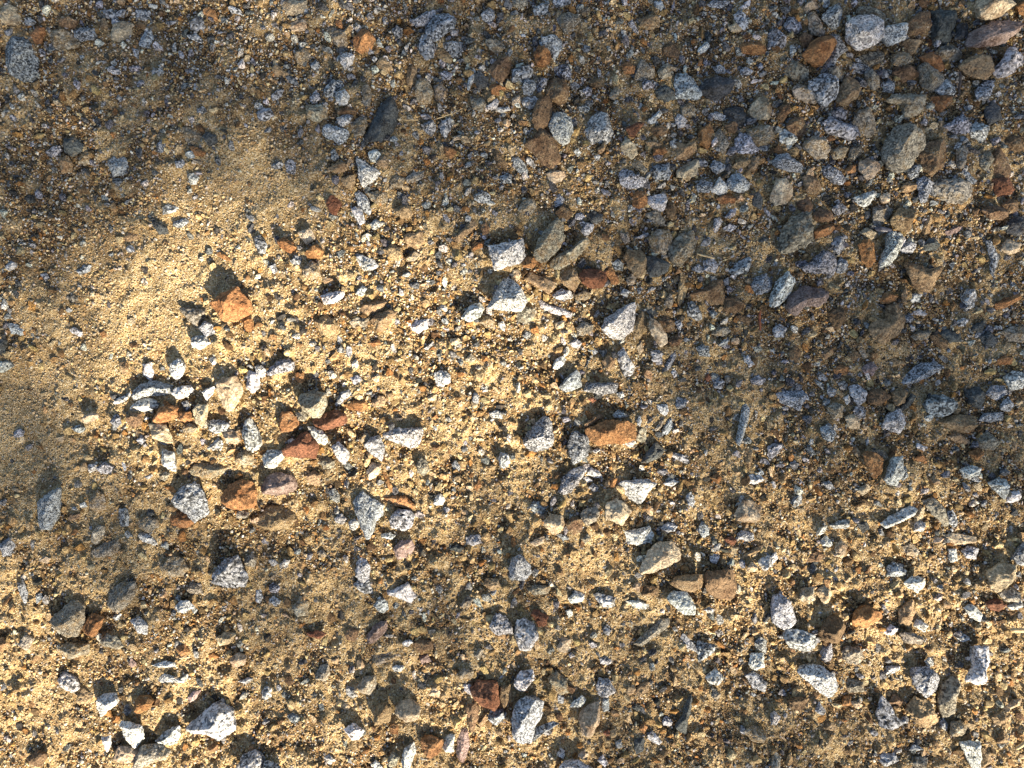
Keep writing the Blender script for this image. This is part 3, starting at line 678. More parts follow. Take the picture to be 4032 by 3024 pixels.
T6 1020,250 1090,150 1260,160 1240,240 1200,360 1100,350 1030,290
K5 75,510 110,330 180,230 330,180 370,300 380,420 260,500 130,540 ;large grey and orange blotched slab-like stone on the upper right|large blotched grey-orange slab
B5 380,210 430,145 520,170 570,230 500,270 410,260
O5 380,350 450,300 520,275 565,320 520,370 400,410
B4 240,80 330,20 380,90 390,150 340,190 260,150
G5 540,450 590,385 655,390 650,500 610,545 550,520
O5 760,460 850,400 900,460 915,580 870,660 790,600
C5 790,350 860,305 940,350 940,390 890,415
W7 930,620 1000,480 1010,370 1070,350 1140,370 1130,480 1100,560 1010,650 950,655 ;tall pale grey rectangular stone standing by a shiny dry leaf on the right|tall pale rectangular stone
G5 1140,500 1220,420 1300,460 1280,520 1200,530
W4 1130,400 1170,370 1200,420 1170,480 1140,460
D4 1320,470 1370,410 1420,395 1480,470 1440,510 1340,510
B6 1820,170 1880,130 2000,130 2040,200 2000,250 1900,250
B5 2010,110 2080,60 2150,90 2140,170 2060,200
G5 260,650 350,620 450,510 540,530 590,610 550,720 470,700 370,710 300,690 ;broad blue-grey granite stone below the blotched grey-orange slab|broad blue-grey granite
G5 585,640 610,570 680,590 690,640 640,710 590,690
T6 1160,610 1290,650 1340,680 1450,650 1460,680 1410,760 1350,875 1280,850 1200,790 1165,700 ;warm tan stone shaped like a swallowtail, right of the tall pale rectangle|tan swallowtail stone
W6 0,1000 10,870 60,780 150,695 215,770 200,840 140,940 60,1000 ;white and blue-grey spearhead stone left of a pink-and-rust slab|white spearhead stone
P5 150,1010 180,900 290,810 410,820 510,870 490,950 420,1000 310,980 240,1070 180,1050 ;large pinkish slab with a rust-red lower face, right of the white spearhead|pink-and-rust slab
W5 1230,900 1280,870 1345,880 1310,940 1250,955
O5 950,930 1020,870 1130,900 1080,950 980,970
W5 1675,910 1720,840 1790,840 1805,900 1780,990 1710,1030 1690,960
O5 1960,970 2040,920 2170,880 2180,930 2100,980 1990,1020
W5 1270,1030 1330,1005 1395,1050 1370,1070 1290,1060
T4 860,1180 900,1110 1000,1100 1010,990 1090,960 1170,1110 1150,1200 1060,1280 960,1310 880,1250 ;large orange-tan half-buried stone with a pointed top, on the right|large orange-tan buried stone
B3 520,1050 600,990 680,1010 680,1110 620,1190 570,1160 540,1100
G4 50,1170 110,1140 180,1180 150,1250 60,1250
K4 1240,1250 1300,1200 1420,1195 1400,1260 1280,1280
B4 1410,1240 1480,1230 1570,1280 1560,1360 1460,1320
D4 1490,1220 1570,1175 1690,1230 1690,1290 1580,1300
G5 1160,1640 1230,1560 1340,1470 1460,1465 1540,1520 1430,1580 1320,1640 1190,1659 ;long blue-grey pointed stone with white lower rim, right side|long blue pointed stone
G4 1870,420 1920,430 1980,560 1970,640 1930,730 1905,690 1915,590 1890,500
C5 2010,450 2060,410 2165,460 2150,520 2060,545 2000,510
P4 1530,340 1600,310 1730,270 1735,290 1640,350 1560,375
D4 2060,260 2120,210 2230,230 2230,330 2130,390 2060,350
T5 1340,360 1340,280 1400,200 1420,240 1400,340 1360,385
K4 2020,1210 2100,1160 2230,1170 2230,1300 2090,1290
D3 1850,1250 1920,1200 2000,1260 1980,1340 1880,1330
W5 2020,1600 2100,1540 2200,1560 2250,1620 2180,1700 2080,1700
O5 1970,1450 2050,1410 2120,1430 2100,1490 2000,1490
B4 190,1360 260,1300 300,1360 270,1460 200,1440
B4 700,1400 750,1340 800,1400 770,1460 710,1450
P5 820,1520 900,1460 960,1510 910,1590 850,1590
B4 470,1400 560,1330 590,1380 520,1450
T4 1060,1470 1110,1430 1220,1480 1130,1510
O4 580,1530 640,1490 720,1520 690,1580 610,1580
D4 1780,1160 1850,1120 1910,1100 1890,1150 1860,1210 1790,1200
W4 1630,1120 1680,1090 1740,1100 1700,1160 1640,1160
G4 1180,1080 1240,1040 1280,1090 1240,1130 1190,1120
K4 790,1360 830,1340 880,1420 840,1440
T4 1150,890 1190,810 1210,870 1190,980 1160,960
@0,1512,.4557
G5 1160,60 1240,0 1330,-30 1500,10 1500,80 1380,100 1260,110 1170,140 ;long grey granite stone touching a white pebble at its right end, left side|long left-side granite
W6 1500,80 1560,30 1660,10 1700,50 1650,110 1560,130
W5 1140,200 1210,130 1310,120 1390,160 1370,200 1270,240 1150,230
W5 990,150 1040,110 1130,70 1130,120 1060,165 1000,175
W6 1785,70 1850,30 1900,20 1880,90 1830,140
C6 1910,0 1960,-50 2080,-60 2140,50 2120,110 2060,230 1990,230 1920,90 ;large glowing cream-yellow stone in full sun left of centre|large cream-yellow stone
W5 2150,-30 2160,-110 2260,-90 2260,40 2200,80 2150,40
O6 1380,290 1430,200 1540,180 1590,200 1560,280 1470,330 1380,330 ;bright orange-gold chunky stone below the long left-side granite|bright orange-gold stone
O5 1570,300 1600,240 1680,230 1705,310 1640,330
C6 1710,230 1760,170 1850,180 1840,260 1810,360 1750,340
C6 1330,340 1480,340 1530,430 1530,500 1480,510 1360,460 ;pale peach four-sided stone below the orange-gold stone|pale peach stone
B4 1110,300 1160,250 1240,260 1255,340 1200,380 1140,360
G5 970,310 1020,255 1060,280 1075,340 1040,370 980,340
C6 740,290 800,255 870,250 885,290 820,320 765,345
G4 610,380 690,350 730,380 700,430 640,410
G4 110,420 150,385 205,400 190,450 120,460
W6 1455,640 1460,550 1560,580 1570,670 1580,740 1520,730 1455,680
K4 1650,740 1740,670 1900,690 2020,710 1930,780 1840,810 1700,790
W6 2130,400 2155,320 2200,290 2250,380 2295,480 2270,550 2220,580 2160,540 ;tall white-grey oval granite stone left of the rust-red slabs|tall white-grey oval
G5 1830,340 1870,305 1970,310 2030,350 1980,400 1900,420 1840,390
C5 1960,420 2010,385 2080,400 2120,480 2060,510 1990,500
W5 1820,550 1920,460 1960,490 1950,550 1880,560
G7 1530,1000 1600,900 1700,820 1770,870 1810,960 1860,1090 1780,1150 1720,1190 1620,1090 1540,1040 ;large angular grey granite stone with dark shadow left of the rusty angular stone|large angular left granite
O7 1935,960 1990,880 2100,815 2212,830 2250,900 2250,1020 2200,1060 2100,1080 1980,1030 ;chunky rusty orange angular stone right of the large angular granite|chunky rusty orange stone
O4 1480,1150 1560,1095 1680,1130 1700,1200 1620,1240 1500,1210
G5 360,1080 400,980 530,890 580,890 570,1030 540,1130 480,1250 390,1240 370,1150 ;tall blue-white granite stone near the left edge, lower half|tall left-edge granite
G4 10,1380 100,1310 170,1350 160,1450 50,1480
K3 790,990 870,910 930,960 940,1060 870,1110 800,1060
G4 860,720 930,670 1000,710 990,770 900,770
W5 775,690 840,690 850,740 790,770
G4 1040,1070 1110,1070 1130,1150 1120,1220 1050,1230 1040,1150
K4 1210,1190 1290,1130 1380,1160 1390,1220 1310,1280 1220,1230
W5 1200,1310 1240,1275 1320,1310 1370,1380 1340,1390 1220,1340
K5 830,1300 870,1210 940,1210 930,1290 880,1370 840,1360
K4 800,1450 900,1370 1050,1330 1060,1420 990,1480 850,1490
T4 600,1170 640,1120 720,1110 720,1150 650,1170
C4 370,1510 430,1470 480,1490 450,1530
O5 650,1270 690,1230 715,1260 680,1300
K3 1390,1570 1500,1480 1600,1510 1640,1590 1600,1650 1480,1659 1410,1620
G7 1860,1620 1960,1500 2090,1460 2130,1560 2170,1650 2140,1720 1980,1740 1860,1700 ;pyramid-shaped blue-grey granite stone with flat base, lower left quarter|blue pyramid granite
K5 2120,1500 2180,1460 2230,1500 2210,1580 2130,1560
G4 1200,480 1250,440 1290,480 1250,520
G5 1590,160 1640,140 1665,210 1620,235
K4 1620,380 1680,330 1760,370 1720,410 1640,410
K5 2040,1110 2080,1080 2165,1110 2140,1150 2060,1160
W5 715,1030 760,1010 785,1050 740,1065
K5 1410,800 1460,750 1510,770 1460,830
K5 2050,620 2130,550 2212,600 2212,690 2110,690 2050,660
@1008,1512,.4557
K6 400,130 440,80 560,45 640,80 650,170 600,270 540,290 450,220 ;grey and cream rounded stone above the rust-red long slab|grey-and-cream rounded stone
R6 520,310 640,240 730,220 820,270 810,330 700,380 620,390 540,350 ;long rust-red slab below the grey-and-cream rounded stone|long rust-red slab
W6 475,360 560,370 630,420 650,480 630,515 560,500 500,440 ;white speckled finger-shaped stone lying between two rust-red slabs|white stone between red slabs
R6 270,560 400,440 480,400 580,520 540,630 400,620 280,610 ;tan slab with rust-red lower edge, below left of the long rust-red slab|rust-edged tan slab
W6 90,640 130,560 270,565 270,620 210,700 150,725 100,690
W7 690,540 740,485 830,570 835,620 790,680 740,640 ;small brilliant white box-like stone with crisp edges|brilliant white box-like stone
O4 230,360 250,240 340,230 410,350 350,400 250,410
P6 70,870 120,770 220,755 330,780 380,860 330,930 200,955 80,930 ;two-tone stone, dark maroon above and pinkish cream below|two-tone maroon-and-cream stone
T5 10,1170 90,1070 200,1050 320,1110 350,1170 280,1240 120,1270 20,1230
K5 370,250 430,220 470,280 450,320 400,310
G4 695,180 740,80 820,45 840,90 770,150 720,190
W5 1095,430 1200,380 1450,375 1450,440 1400,530 1350,550 1160,490 ;wide white-green half-moon stone with flat top near the middle|wide white half-moon stone
G5 940,530 1000,460 1080,440 1120,540 1110,600 1095,660 1010,600
K5 900,470 950,420 1000,440 970,500 920,510
T5 1000,160 1070,90 1135,130 1110,190 1030,200
T5 1125,70 1190,70 1190,140 1150,150
O4 770,180 850,140 950,150 980,200 920,240 800,210
C5 960,740 1010,670 1090,700 1060,790 980,830
O4 1095,760 1120,750 1200,930 1180,940 1140,900
G6 855,990 940,920 990,970 1100,1020 1105,1120 1050,1180 1000,1320 960,1330 910,1210 870,1100 ;large sand-dusted blue-grey granite stone, lower middle left|large sand-dusted granite
G6 1160,1160 1220,1080 1330,1080 1375,1140 1360,1220 1290,1260 1180,1230 ;dark-topped granite stone with white lower rim right of the sand-dusted granite|dark-topped white-rimmed granite
O4 1100,980 1180,960 1290,970 1380,1050 1350,1080 1200,1050
W5 630,930 690,895 720,950 725,1030 660,1000
W5 680,1160 740,1120 790,1160 760,1210 690,1200
W6 810,1180 860,1150 905,1190 870,1260 820,1240
W5 1085,1290 1150,1280 1210,1300 1180,1340 1090,1320
K5 1390,680 1420,630 1480,660 1500,740 1450,790 1400,760
T4 435,790 510,740 570,780 560,870 470,860
K4 550,660 620,630 700,650 680,720 600,730
G5 1685,700 1720,660 1770,720 1750,760 1700,740
W5 1530,1040 1560,960 1600,950 1640,1000 1610,1045
G5 2090,640 2110,590 2180,600 2200,680 2150,735 2100,710
T4 1960,720 2020,690 2070,710 2060,750 1970,740
O4 1880,850 1920,820 1950,870 1910,930 1885,900
G5 1810,1320 1880,1290 1940,1300 1940,1370 1880,1390 1820,1370
D3 1670,1430 1730,1380 1800,1420 1760,1460
P4 1190,1420 1250,1350 1350,1340 1380,1400 1330,1490 1230,1510
G5 870,1540 910,1490 960,1510 990,1590 975,1700 930,1720 860,1660
W5 205,1560 250,1510 300,1520 280,1580 220,1600
W5 110,1520 170,1510 200,1550 150,1570
K4 525,1460 580,1430 610,1490 560,1510
C5 1480,120 1520,90 1570,90 1560,140 1500,150
G4 1860,120 1890,70 1930,100 1920,170 1880,160
W5 1945,30 1985,20 2000,60 1960,70
W4 2010,250 2080,230 2170,260 2130,300 2030,290
C5 1745,150 1780,135 1785,190 1750,190
O4 1520,290 1560,255 1580,290 1540,310
T4 1700,820 1760,780 1790,820 1760,860
@2016,1512,.4557
G6 95,500 160,380 280,275 340,320 350,410 370,500 330,550 190,585 120,560 ;blue-grey granite stone with notched upper left, left of the oval granite|notched blue granite
G6 480,470 540,400 640,440 675,540 650,630 530,695 500,620 480,560 ;blue-grey pointed oval granite stone touching the rust brick-shaped stone|oval granite by rust brick
O7 630,390 700,350 860,310 1040,330 1070,400 1065,470 960,510 740,525 660,480 ;large rust-orange brick-shaped stone right of centre, sunlit|large rust brick-shaped stone
B6 620,350 700,280 780,255 790,290 700,340 640,380
G5 870,270 920,220 985,260 980,290 890,295
K5 1075,430 1120,370 1170,390 1170,490 1120,510 1080,480
W5 975,510 1030,480 1075,500 1050,550 1000,545
D6 1115,680 1160,600 1240,505 1330,570 1290,630 1190,680 ;dark olive-green wedge stone below right of the rust brick-shaped stone|dark olive wedge
G5 1300,400 1340,320 1390,300 1395,370 1350,440 1310,440
K5 1235,390 1280,320 1320,320 1290,380 1250,410
G5 1075,310 1100,270 1125,320 1105,370 1080,350
W5 1255,180 1340,180 1360,230 1320,275 1270,230
G4 1410,170 1430,110 1510,140 1500,200 1420,210
G4 1365,620 1400,590 1490,620 1550,670 1530,700 1420,650
G5 1930,500 1980,260 2000,150 2040,155 2055,250 2000,460 1970,530 ;slim upright grey finger-like stone right of centre, lower half|slim grey finger-like stone
G5 2005,490 2040,460 2080,480 2070,515 2020,520
T5 2020,580 2040,550 2090,560 2080,680 2050,740 2020,680
G5 400,930 430,810 500,750 600,710 650,740 590,830 520,930 440,960
W5 635,770 690,720 760,760 780,810 720,820
W5 610,820 640,790 705,840 640,860
G5 660,900 700,860 750,890 740,930 690,930
W6 915,860 1000,830 1150,820 1260,860 1190,910 1140,1000 1090,1045 1010,990 960,930 ;light grey shark-fin-shaped flat stone below the rust brick-shaped stone|light grey shark-fin stone
O5 825,870 870,815 910,820 890,890 840,890
C6 790,1140 800,1010 880,980 960,1010 1020,1090 940,1210 860,1170 ;cream and white blocky stone with orange corner below left of the shark-fin stone|cream-white blocky stone
K5 580,1110 650,1060 740,1060 750,1130 710,1210 650,1230 600,1170
C5 270,1180 330,1110 430,1130 460,1200 410,1280 350,1290 290,1230
G4 140,1060 190,1010 280,1030 320,1060 260,1140 170,1110
B4 460,1200 520,1140 600,1170 600,1260 530,1290 480,1250
W5 940,1300 980,1260 1080,1260 1190,1230 1220,1300 1200,1370 1100,1390 990,1370
G5 1285,1250 1350,1195 1430,1220 1420,1270 1350,1290
C6 1100,1580 1160,1430 1250,1360 1360,1345 1440,1430 1440,1510 1340,1560 1240,1600 1110,1625 ;large peach-tan fan-shaped stone on the lower right of centre|large peach fan-shaped stone
G5 1620,1230 1650,1190 1700,1230 1700,1300 1660,1340 1620,1290
C6 1910,1120 1980,1000 2060,1000 2150,1060 2110,1180 1990,1190 1920,1170
G5 1940,1300 1990,1260 2080,1290 2090,1340 2040,1360 1960,1340
G5 1500,960 1540,930 1580,1010 1560,1060 1510,1040
W5 1320,860 1400,830 1450,850 1390,890 1330,880
O5 1130,1080 1170,1050 1210,1060 1190,1100
G6 -30,1560 0,1480 80,1450 150,1530 165,1620 100,1680 0,1670
C4 150,1370 210,1330 280,1310 270,1370 200,1400
K4 590,1330 650,1290 680,1330 630,1370
G4 385,1300 430,1290 495,1330 440,1350
R5 1830,1340 1900,1310 1940,1350 1900,1400
W5 1710,1490 1740,1460 1800,1490 1770,1560 1720,1540
W5 2020,810 2060,780 2150,790 2180,830 2110,870 2040,860
G5 2120,770 2160,735 2180,770 2150,800
C6 2000,1580 2050,1520 2100,1560 2080,1610 2020,1610
W5 2110,1530 2150,1490 2212,1470 2240,1560 2160,1600
W5 905,80 960,60 975,110 940,135
R5 650,130 690,110 730,140 700,165
W4 690,580 750,550 770,570 720,600
T4 1980,1480 2100,1410 2212,1370 2212,1400 2100,1460 1990,1500
O4 1720,810 1770,770 1820,820 1780,870
@3024,1512,.7943
G5 15,55 90,35 185,30 218,70 180,105 170,135 80,95
G5 300,30 310,5 345,30 340,60 310,65
G6 395,20 430,0 480,30 480,75 440,105 410,60
W6 380,70 405,50 415,85 395,105
K6 295,115 330,90 375,110 370,165 320,175
G5 420,130 450,100 490,120 485,170 440,170
C6 375,165 420,145 455,190 445,225 400,220
W6 560,210 590,150 650,118 672,150 672,210 650,245 600,235 ;pale grey wedge tapering upward on the right side|pale upward wedge
D5 660,110 710,50 740,60 710,110 670,135
G6 770,100 800,60 850,50 920,80 930,110 890,155 840,165 790,140 ;rounded blue-grey granite stone right of the pale upward wedge|rounded blue granite
T4 840,180 960,150 1030,160 1020,235 950,240 860,220
G5 1085,50 1110,5 1190,10 1195,50 1140,85
G5 1150,100 1190,60 1215,100 1190,140 1155,125
D3 990,30 1060,10 1090,50 1060,130 1010,100
G4 260,220 310,190 345,240 320,285 270,270
B4 490,40 560,20 610,60 560,105 500,100
T5 610,40 690,30 680,90 630,110
O6 455,345 490,325 560,370 550,420 510,465 480,420
K4 500,330 580,330 600,370 560,390 510,360
W7 552,470 590,360 650,355 655,440 615,497 570,490 ;white upright rectangular stone beside a dark orange slanted stone, lower right|white upright rectangle
G5 655,420 680,400 690,460 660,480
G4 0,310 40,290 80,300 60,340 15,380 0,350
G4 185,320 210,300 240,350 215,360
W5 270,490 310,480 340,520 300,525
K4 1035,270 1090,235 1150,290 1120,330 1050,320
O5 985,340 1040,315 1060,350 1020,380
W6 940,425 990,400 1045,415 1030,450 965,465
W5 1010,475 1040,460 1065,480 1050,495
W6 1080,490 1130,465 1175,470 1180,540 1160,570 1110,530
W6 1165,590 1200,535 1250,530 1269,570 1220,590
K5 770,580 830,565 880,610 905,700 880,710 820,650
G5 895,640 920,620 950,690 930,720 900,690
W5 550,690 600,650 700,600 730,620 720,650 640,690 580,715
C5 730,640 770,600 800,630 780,700 740,710
W5 725,730 740,680 790,690 770,735
W5 310,700 350,675 405,670 400,715 330,720
D5 440,690 490,680 505,710 470,740
W5 265,770 290,750 320,790 300,808 270,800
C5 330,800 360,770 390,800 365,862 330,850
B4 190,860 240,835 295,850 250,880 200,885
K5 670,810 710,785 755,830 740,860 690,850
G6 595,900 625,880 690,930 660,952 600,952
C4 870,750 920,740 1040,760 1040,790 930,800
C5 1080,920 1130,890 1230,890 1220,960 1130,1030 1090,1000
G6 1210,850 1240,790 1275,760 1280,890 1220,890
C5 440,530 490,490 515,520 470,555
T4 890,260 940,240 1015,290 990,300 930,290
G5 965,830 1000,800 1050,820 1040,870 990,865
W4 900,820 940,815 945,880 905,885
W5 730,310 740,290 780,310 770,335
O5 730,370 760,340 780,370 760,390
G4 1050,180 1080,145 1170,140 1170,180 1080,190
W5 0,850 30,825 40,860 10,900
@0,2268,.7943
K6 285,200 350,140 400,105 455,130 455,200 430,270 350,280 310,240 ;large dusty grey-brown stone left of an orange slanted stone, lower left|large dusty grey-brown stone
O6 455,220 490,165 560,180 540,230 500,280 455,260 ;orange-gold four-sided stone leaning on the dusty grey-brown stone|orange stone, lower left
K6 545,140 570,60 620,20 690,15 705,70 680,110 610,170 ;greenish-grey rounded granite stone on the lower left|greenish-grey lower-left stone
K5 925,70 950,25 1000,40 1010,80 960,95
W6 885,140 915,105 955,110 985,140 930,172 895,165
K4 130,320 160,270 200,290 170,350
K4 305,340 370,310 470,320 465,370 370,390
G4 115,40 140,10 165,80 155,130 130,90
W5 660,210 700,190 750,230 745,280 700,270 680,230
K5 525,310 560,265 600,280 640,330 610,345 550,330
W5 305,500 330,465 380,490 420,540 380,565 320,540
W7 500,610 530,570 600,560 612,610 560,650 525,680 510,650
O6 690,640 700,580 760,575 790,600 760,640 710,665
W7 620,700 660,685 740,710 750,770 695,825 655,780 640,730
W6 785,800 840,750 905,725 905,780 880,820 820,815
W7 930,740 990,690 1095,605 1165,660 1180,740 1095,800 1040,765 960,765 ;large light grey triangular stone pointing left, lower left|large light lower-left triangle
K6 685,930 730,810 800,810 870,840 850,880 770,900 700,935
C5 590,890 610,820 680,820 728,850 710,900 640,910
W5 510,770 555,780 560,830 540,870 520,830
T5 560,790 600,770 625,790 600,810
W4 760,435 830,415 880,420 880,445 800,448
W4 770,510 830,475 930,505 920,522 840,520
C6 1150,400 1190,370 1235,390 1220,430 1170,440
C5 1080,300 1130,265 1180,280 1160,320 1100,340
G6 1185,935 1215,870 1280,845 1320,880 1325,955 1190,955
T4 395,600 420,545 480,580 460,620 410,625
O4 880,340 930,330 950,370 910,390
T4 0,300 40,290 70,320 40,360 0,350
P4 645,430 660,395 690,430 670,450
W5 1180,520 1230,500 1260,505 1220,535
B4 160,880 210,840 260,860 240,920 180,910
P5 940,590 970,560 1010,555 980,600 950,620
@1008,2268,.7943
G4 480,45 520,10 560,20 585,85 540,90 500,65
W5 610,75 700,55 755,25 800,90 770,130 700,100
G5 585,140 615,95 650,110 660,160 630,180
K4 180,160 220,95 265,130 260,190 210,200
G4 60,50 90,30 125,50 110,80 75,75
G4 0,70 25,60 40,100 20,130 0,120
G4 60,120 90,95 130,120 100,150
G6 1155,240 1190,175 1230,190 1269,230 1275,280 1200,285 1165,265 ;blue-grey pyramid-like stone with sharp peak, lower middle|blue lower-middle pyramid
T5 1130,40 1140,5 1200,10 1210,50 1170,70
B4 440,290 470,250 510,270 500,320 450,315
P4 550,290 600,230 650,220 650,270 590,330 560,330
R4 255,275 300,265 355,280 320,305 270,295
K5 295,480 320,440 360,430 370,480 350,515 300,515
G5 440,570 450,545 490,560 505,600 480,610 450,595
W5 30,575 50,540 80,550 80,595 45,610
W6 445,740 490,710 545,745 520,790 480,790
G5 160,685 190,665 225,690 210,725 180,710
T6 590,670 605,625 650,605 685,640 670,700 600,718
C6 695,670 710,610 770,600 825,640 810,690 750,705 ;cream rounded stone beside a smaller tan one, bottom middle|cream rounded bottom-middle stone
O5 665,745 680,720 710,730 705,775 675,770
O7 815,800 860,775 930,800 915,860 870,895 830,860 ;bright amber-orange angular stone near the bottom edge|bright amber bottom stone
W6 725,900 740,840 785,810 795,860 760,955 730,955
K5 560,440 580,390 690,370 720,390 660,430 590,450
W5 675,455 690,440 735,445 720,475 685,475
K5 510,540 540,490 600,480 600,530 570,580 530,570
P5 800,400 850,390 865,430 820,445
W5 725,325 760,305 785,320 750,345
B4 775,340 800,310 870,320 880,360 800,375
R6 1060,550 1100,505 1200,510 1205,620 1180,650 1110,620 1080,590 ;dark red-brown blocky stone near the bottom, left of the white-and-blue boulder|dark red-brown bottom block
W5 1030,535 1060,530 1090,580 1070,590 1040,570
B5 1040,640 1080,610 1110,640 1100,700 1080,770 1060,760 1050,700
B6 1210,590 1215,530 1260,520 1269,580 1230,640
G5 1150,700 1160,660 1230,650 1240,700 1190,740
T5 1100,730 1140,675 1155,690 1120,750
P4 990,870 1010,750 1050,760 1060,840 1030,930 1000,910
W5 925,850 945,790 985,790 980,870 940,875
C6 860,580 880,545 915,560 910,590
W6 570,920 600,905 635,940 600,950
K5 655,900 680,860 715,890 700,930 665,930
G6 45,955 60,890 130,910 150,955
K4 1000,480 1030,440 1080,460 1070,500 1010,505
K4 1010,140 1050,90 1080,110 1050,160
W5 340,890 370,870 400,900 370,930
K4 1080,390 1110,350 1130,360 1110,410
@2016,2268,.7943
T6 780,30 800,-10 930,-20 935,35 890,70 830,65 ;gold-tan block resting above a white sand-dusted stone, lower right|gold-tan lower block
W6 755,100 790,60 860,70 900,140 895,180 840,175 790,130
B6 945,20 960,-30 1080,-40 1110,20 1085,115 1020,110 960,70 ;brown cube-like stone right of the gold-tan lower block|brown cube-like stone
W6 10,280 20,210 55,200 120,240 128,300 90,355 40,355 ;light grey egg-shaped stone with dark shadow on its right, lower middle|light grey egg-shaped stone
R5 95,180 120,165 180,200 170,240 130,250
W6 8,505 40,455 100,450 110,490 60,550 20,545
G8 0,670 20,600 65,575 150,600 150,670 115,720 95,800 30,800 0,770 ;largest bottom stone, blue-grey left face and white right face, near the bottom middle|two-faced bottom boulder
G6 95,790 120,740 200,710 240,715 170,760 110,805
C6 325,690 340,650 435,605 430,700 390,780 350,775 ;pale pinkish triangular stone right of the two-faced bottom boulder|pale bottom triangle
W5 280,640 300,610 340,580 365,600 340,635
W6 235,930 260,905 340,905 400,940 405,960 235,960
G4 415,540 430,500 480,500 510,560 470,590 425,580
G4 440,630 450,600 480,595 480,660 450,670
W5 275,110 310,65 360,90 350,120 290,135
W5 400,85 430,80 510,100 505,145 440,150
W4 560,115 620,110 675,135 660,155 600,150
K4 70,60 120,40 190,50 180,85 110,95
W5 265,170 290,160 300,190 280,205
C5 220,350 240,300 290,310 290,370 230,370
K4 600,330 640,290 730,210 780,205 770,250 680,310 640,345
W6 275,385 290,370 310,385 290,398
G5 445,260 470,235 495,260 480,290 455,285
G4 820,300 850,280 920,350 915,375 860,345
G6 915,310 1000,330 990,370 920,415 910,370
W6 950,490 1000,440 1040,490 1010,530 970,520
W6 1165,430 1180,375 1240,375 1245,440 1190,458
G5 1195,330 1220,290 1260,310 1255,380 1210,360
G5 1155,490 1200,470 1260,520 1250,575 1190,550
D5 800,730 840,680 850,620 880,580 890,610 870,690 855,765 830,765 ;green-grey boot-shaped stone, lower right of middle|green-grey boot-shaped stone
G5 740,720 760,690 795,710 785,745 750,740
K4 1135,750 1180,720 1250,760 1230,810 1170,800
G5 660,770 690,755 740,810 720,825 670,800
D4 590,650 610,630 650,650 620,670
O5 625,750 650,715 670,740 650,770
R5 450,770 480,755 490,780 460,790
K3 175,500 220,465 270,510 275,570 240,585 200,550
G4 430,400 470,395 495,420 470,440 440,430
W5 510,820 540,800 545,840 515,845
W5 220,890 240,855 260,870 255,910
G5 420,910 450,880 475,920 460,945
C5 325,890 350,865 380,880 350,905
W6 940,160 970,140 1000,160 980,180
B5 640,90 660,40 720,50 715,95
C5 595,50 610,20 635,40 625,75
K4 975,580 1000,555 1030,570 1010,605
C5 885,925 920,920 960,945 955,960 890,960
T4 600,570 640,520 680,520 670,560 620,590
D3 600,800 650,790 650,850 610,870
@3024,2268,.7943
G6 0,180 10,90 50,75 100,130 115,210 60,245 10,225
G6 55,290 70,240 140,240 215,280 215,330 140,348 90,330 ;dark blue-grey oblong granite stone above the white loaf-shaped stone|dark oblong lower-right granite
W7 120,450 180,420 240,430 300,470 322,520 270,575 210,535 150,480 ;white speckled loaf-shaped stone tilted down to the right, lower right|white loaf-shaped stone
B5 230,260 280,180 350,200 375,250 340,320 260,310
G5 250,400 260,350 310,325 318,370 300,420 270,420
K5 355,370 370,340 440,345 465,390 440,430 370,430
O6 400,220 420,160 470,130 545,170 550,200 470,250 ;sunlit peach-orange rounded stone, lower right|sunlit peach-orange stone
C5 225,70 270,35 310,80 300,120 270,140
K5 150,110 160,60 215,50 225,110 180,130
W6 665,30 700,0 760,0 765,40 730,75 690,55
T5 640,230 650,150 710,110 720,180 690,240
W5 570,270 600,235 645,260 620,285 580,290
K6 640,270 700,270 760,300 740,330 660,320
W6 710,240 740,205 785,240 770,275
G7 700,490 720,440 780,440 838,490 820,550 765,588 710,540 ;dark-topped six-sided granite stone on the lower right|six-sided lower-right granite
W6 770,420 800,400 820,430 800,455
G5 575,490 590,450 655,445 655,470 610,490
G6 520,660 540,570 590,620 610,670 650,710 600,745 540,735 ;grey boomerang-shaped granite stone, bottom right area|grey boomerang-shaped granite
T5 670,650 720,590 790,610 840,720 780,750 720,720
K5 840,640 870,540 930,500 960,540 930,620 930,680 870,700
W6 955,510 1010,440 1010,340 1080,340 1085,410 1050,460 1055,530 1010,520 ;irregular sunlit white stone widening at top, lower right edge area|irregular lower-right white stone
K5 890,790 900,720 950,710 985,750 950,790
W6 930,810 990,800 1030,810 1030,955 1000,955 960,880
G5 540,910 570,880 630,880 650,920 590,950
W5 975,160 1020,140 1070,190 1060,235 1010,210
W5 0,670 20,655 50,680 30,715 0,715
B4 80,600 130,585 190,590 150,650 90,640
K5 375,540 400,505 470,520 470,570 400,575
O5 360,640 370,600 410,590 410,640
G5 215,650 235,600 265,650 250,670
B5 590,630 620,585 665,600 650,650
G5 850,760 870,700 895,740 880,770
T4 245,740 300,710 340,740 320,760 250,760
K5 1140,80 1200,50 1250,90 1230,130 1170,120
R5 1080,130 1140,110 1190,150 1150,180 1100,170
W5 1180,150 1250,120 1265,150 1220,170
T5 1100,690 1150,660 1190,690 1160,720 1110,730
T5 1120,820 1150,750 1180,790 1170,820
C5 1180,650 1220,620 1265,610 1260,640 1200,665
G5 940,310 980,290 1010,310 980,335
K5 0,900 20,850 45,870 40,930 0,940
T5 680,750 690,720 710,730 700,760
K4 700,920 740,890 790,900 780,950 720,950
G4 690,860 720,830 770,855 740,865
T4 1040,930 1050,840 1090,870 1095,920 1050,945
"""

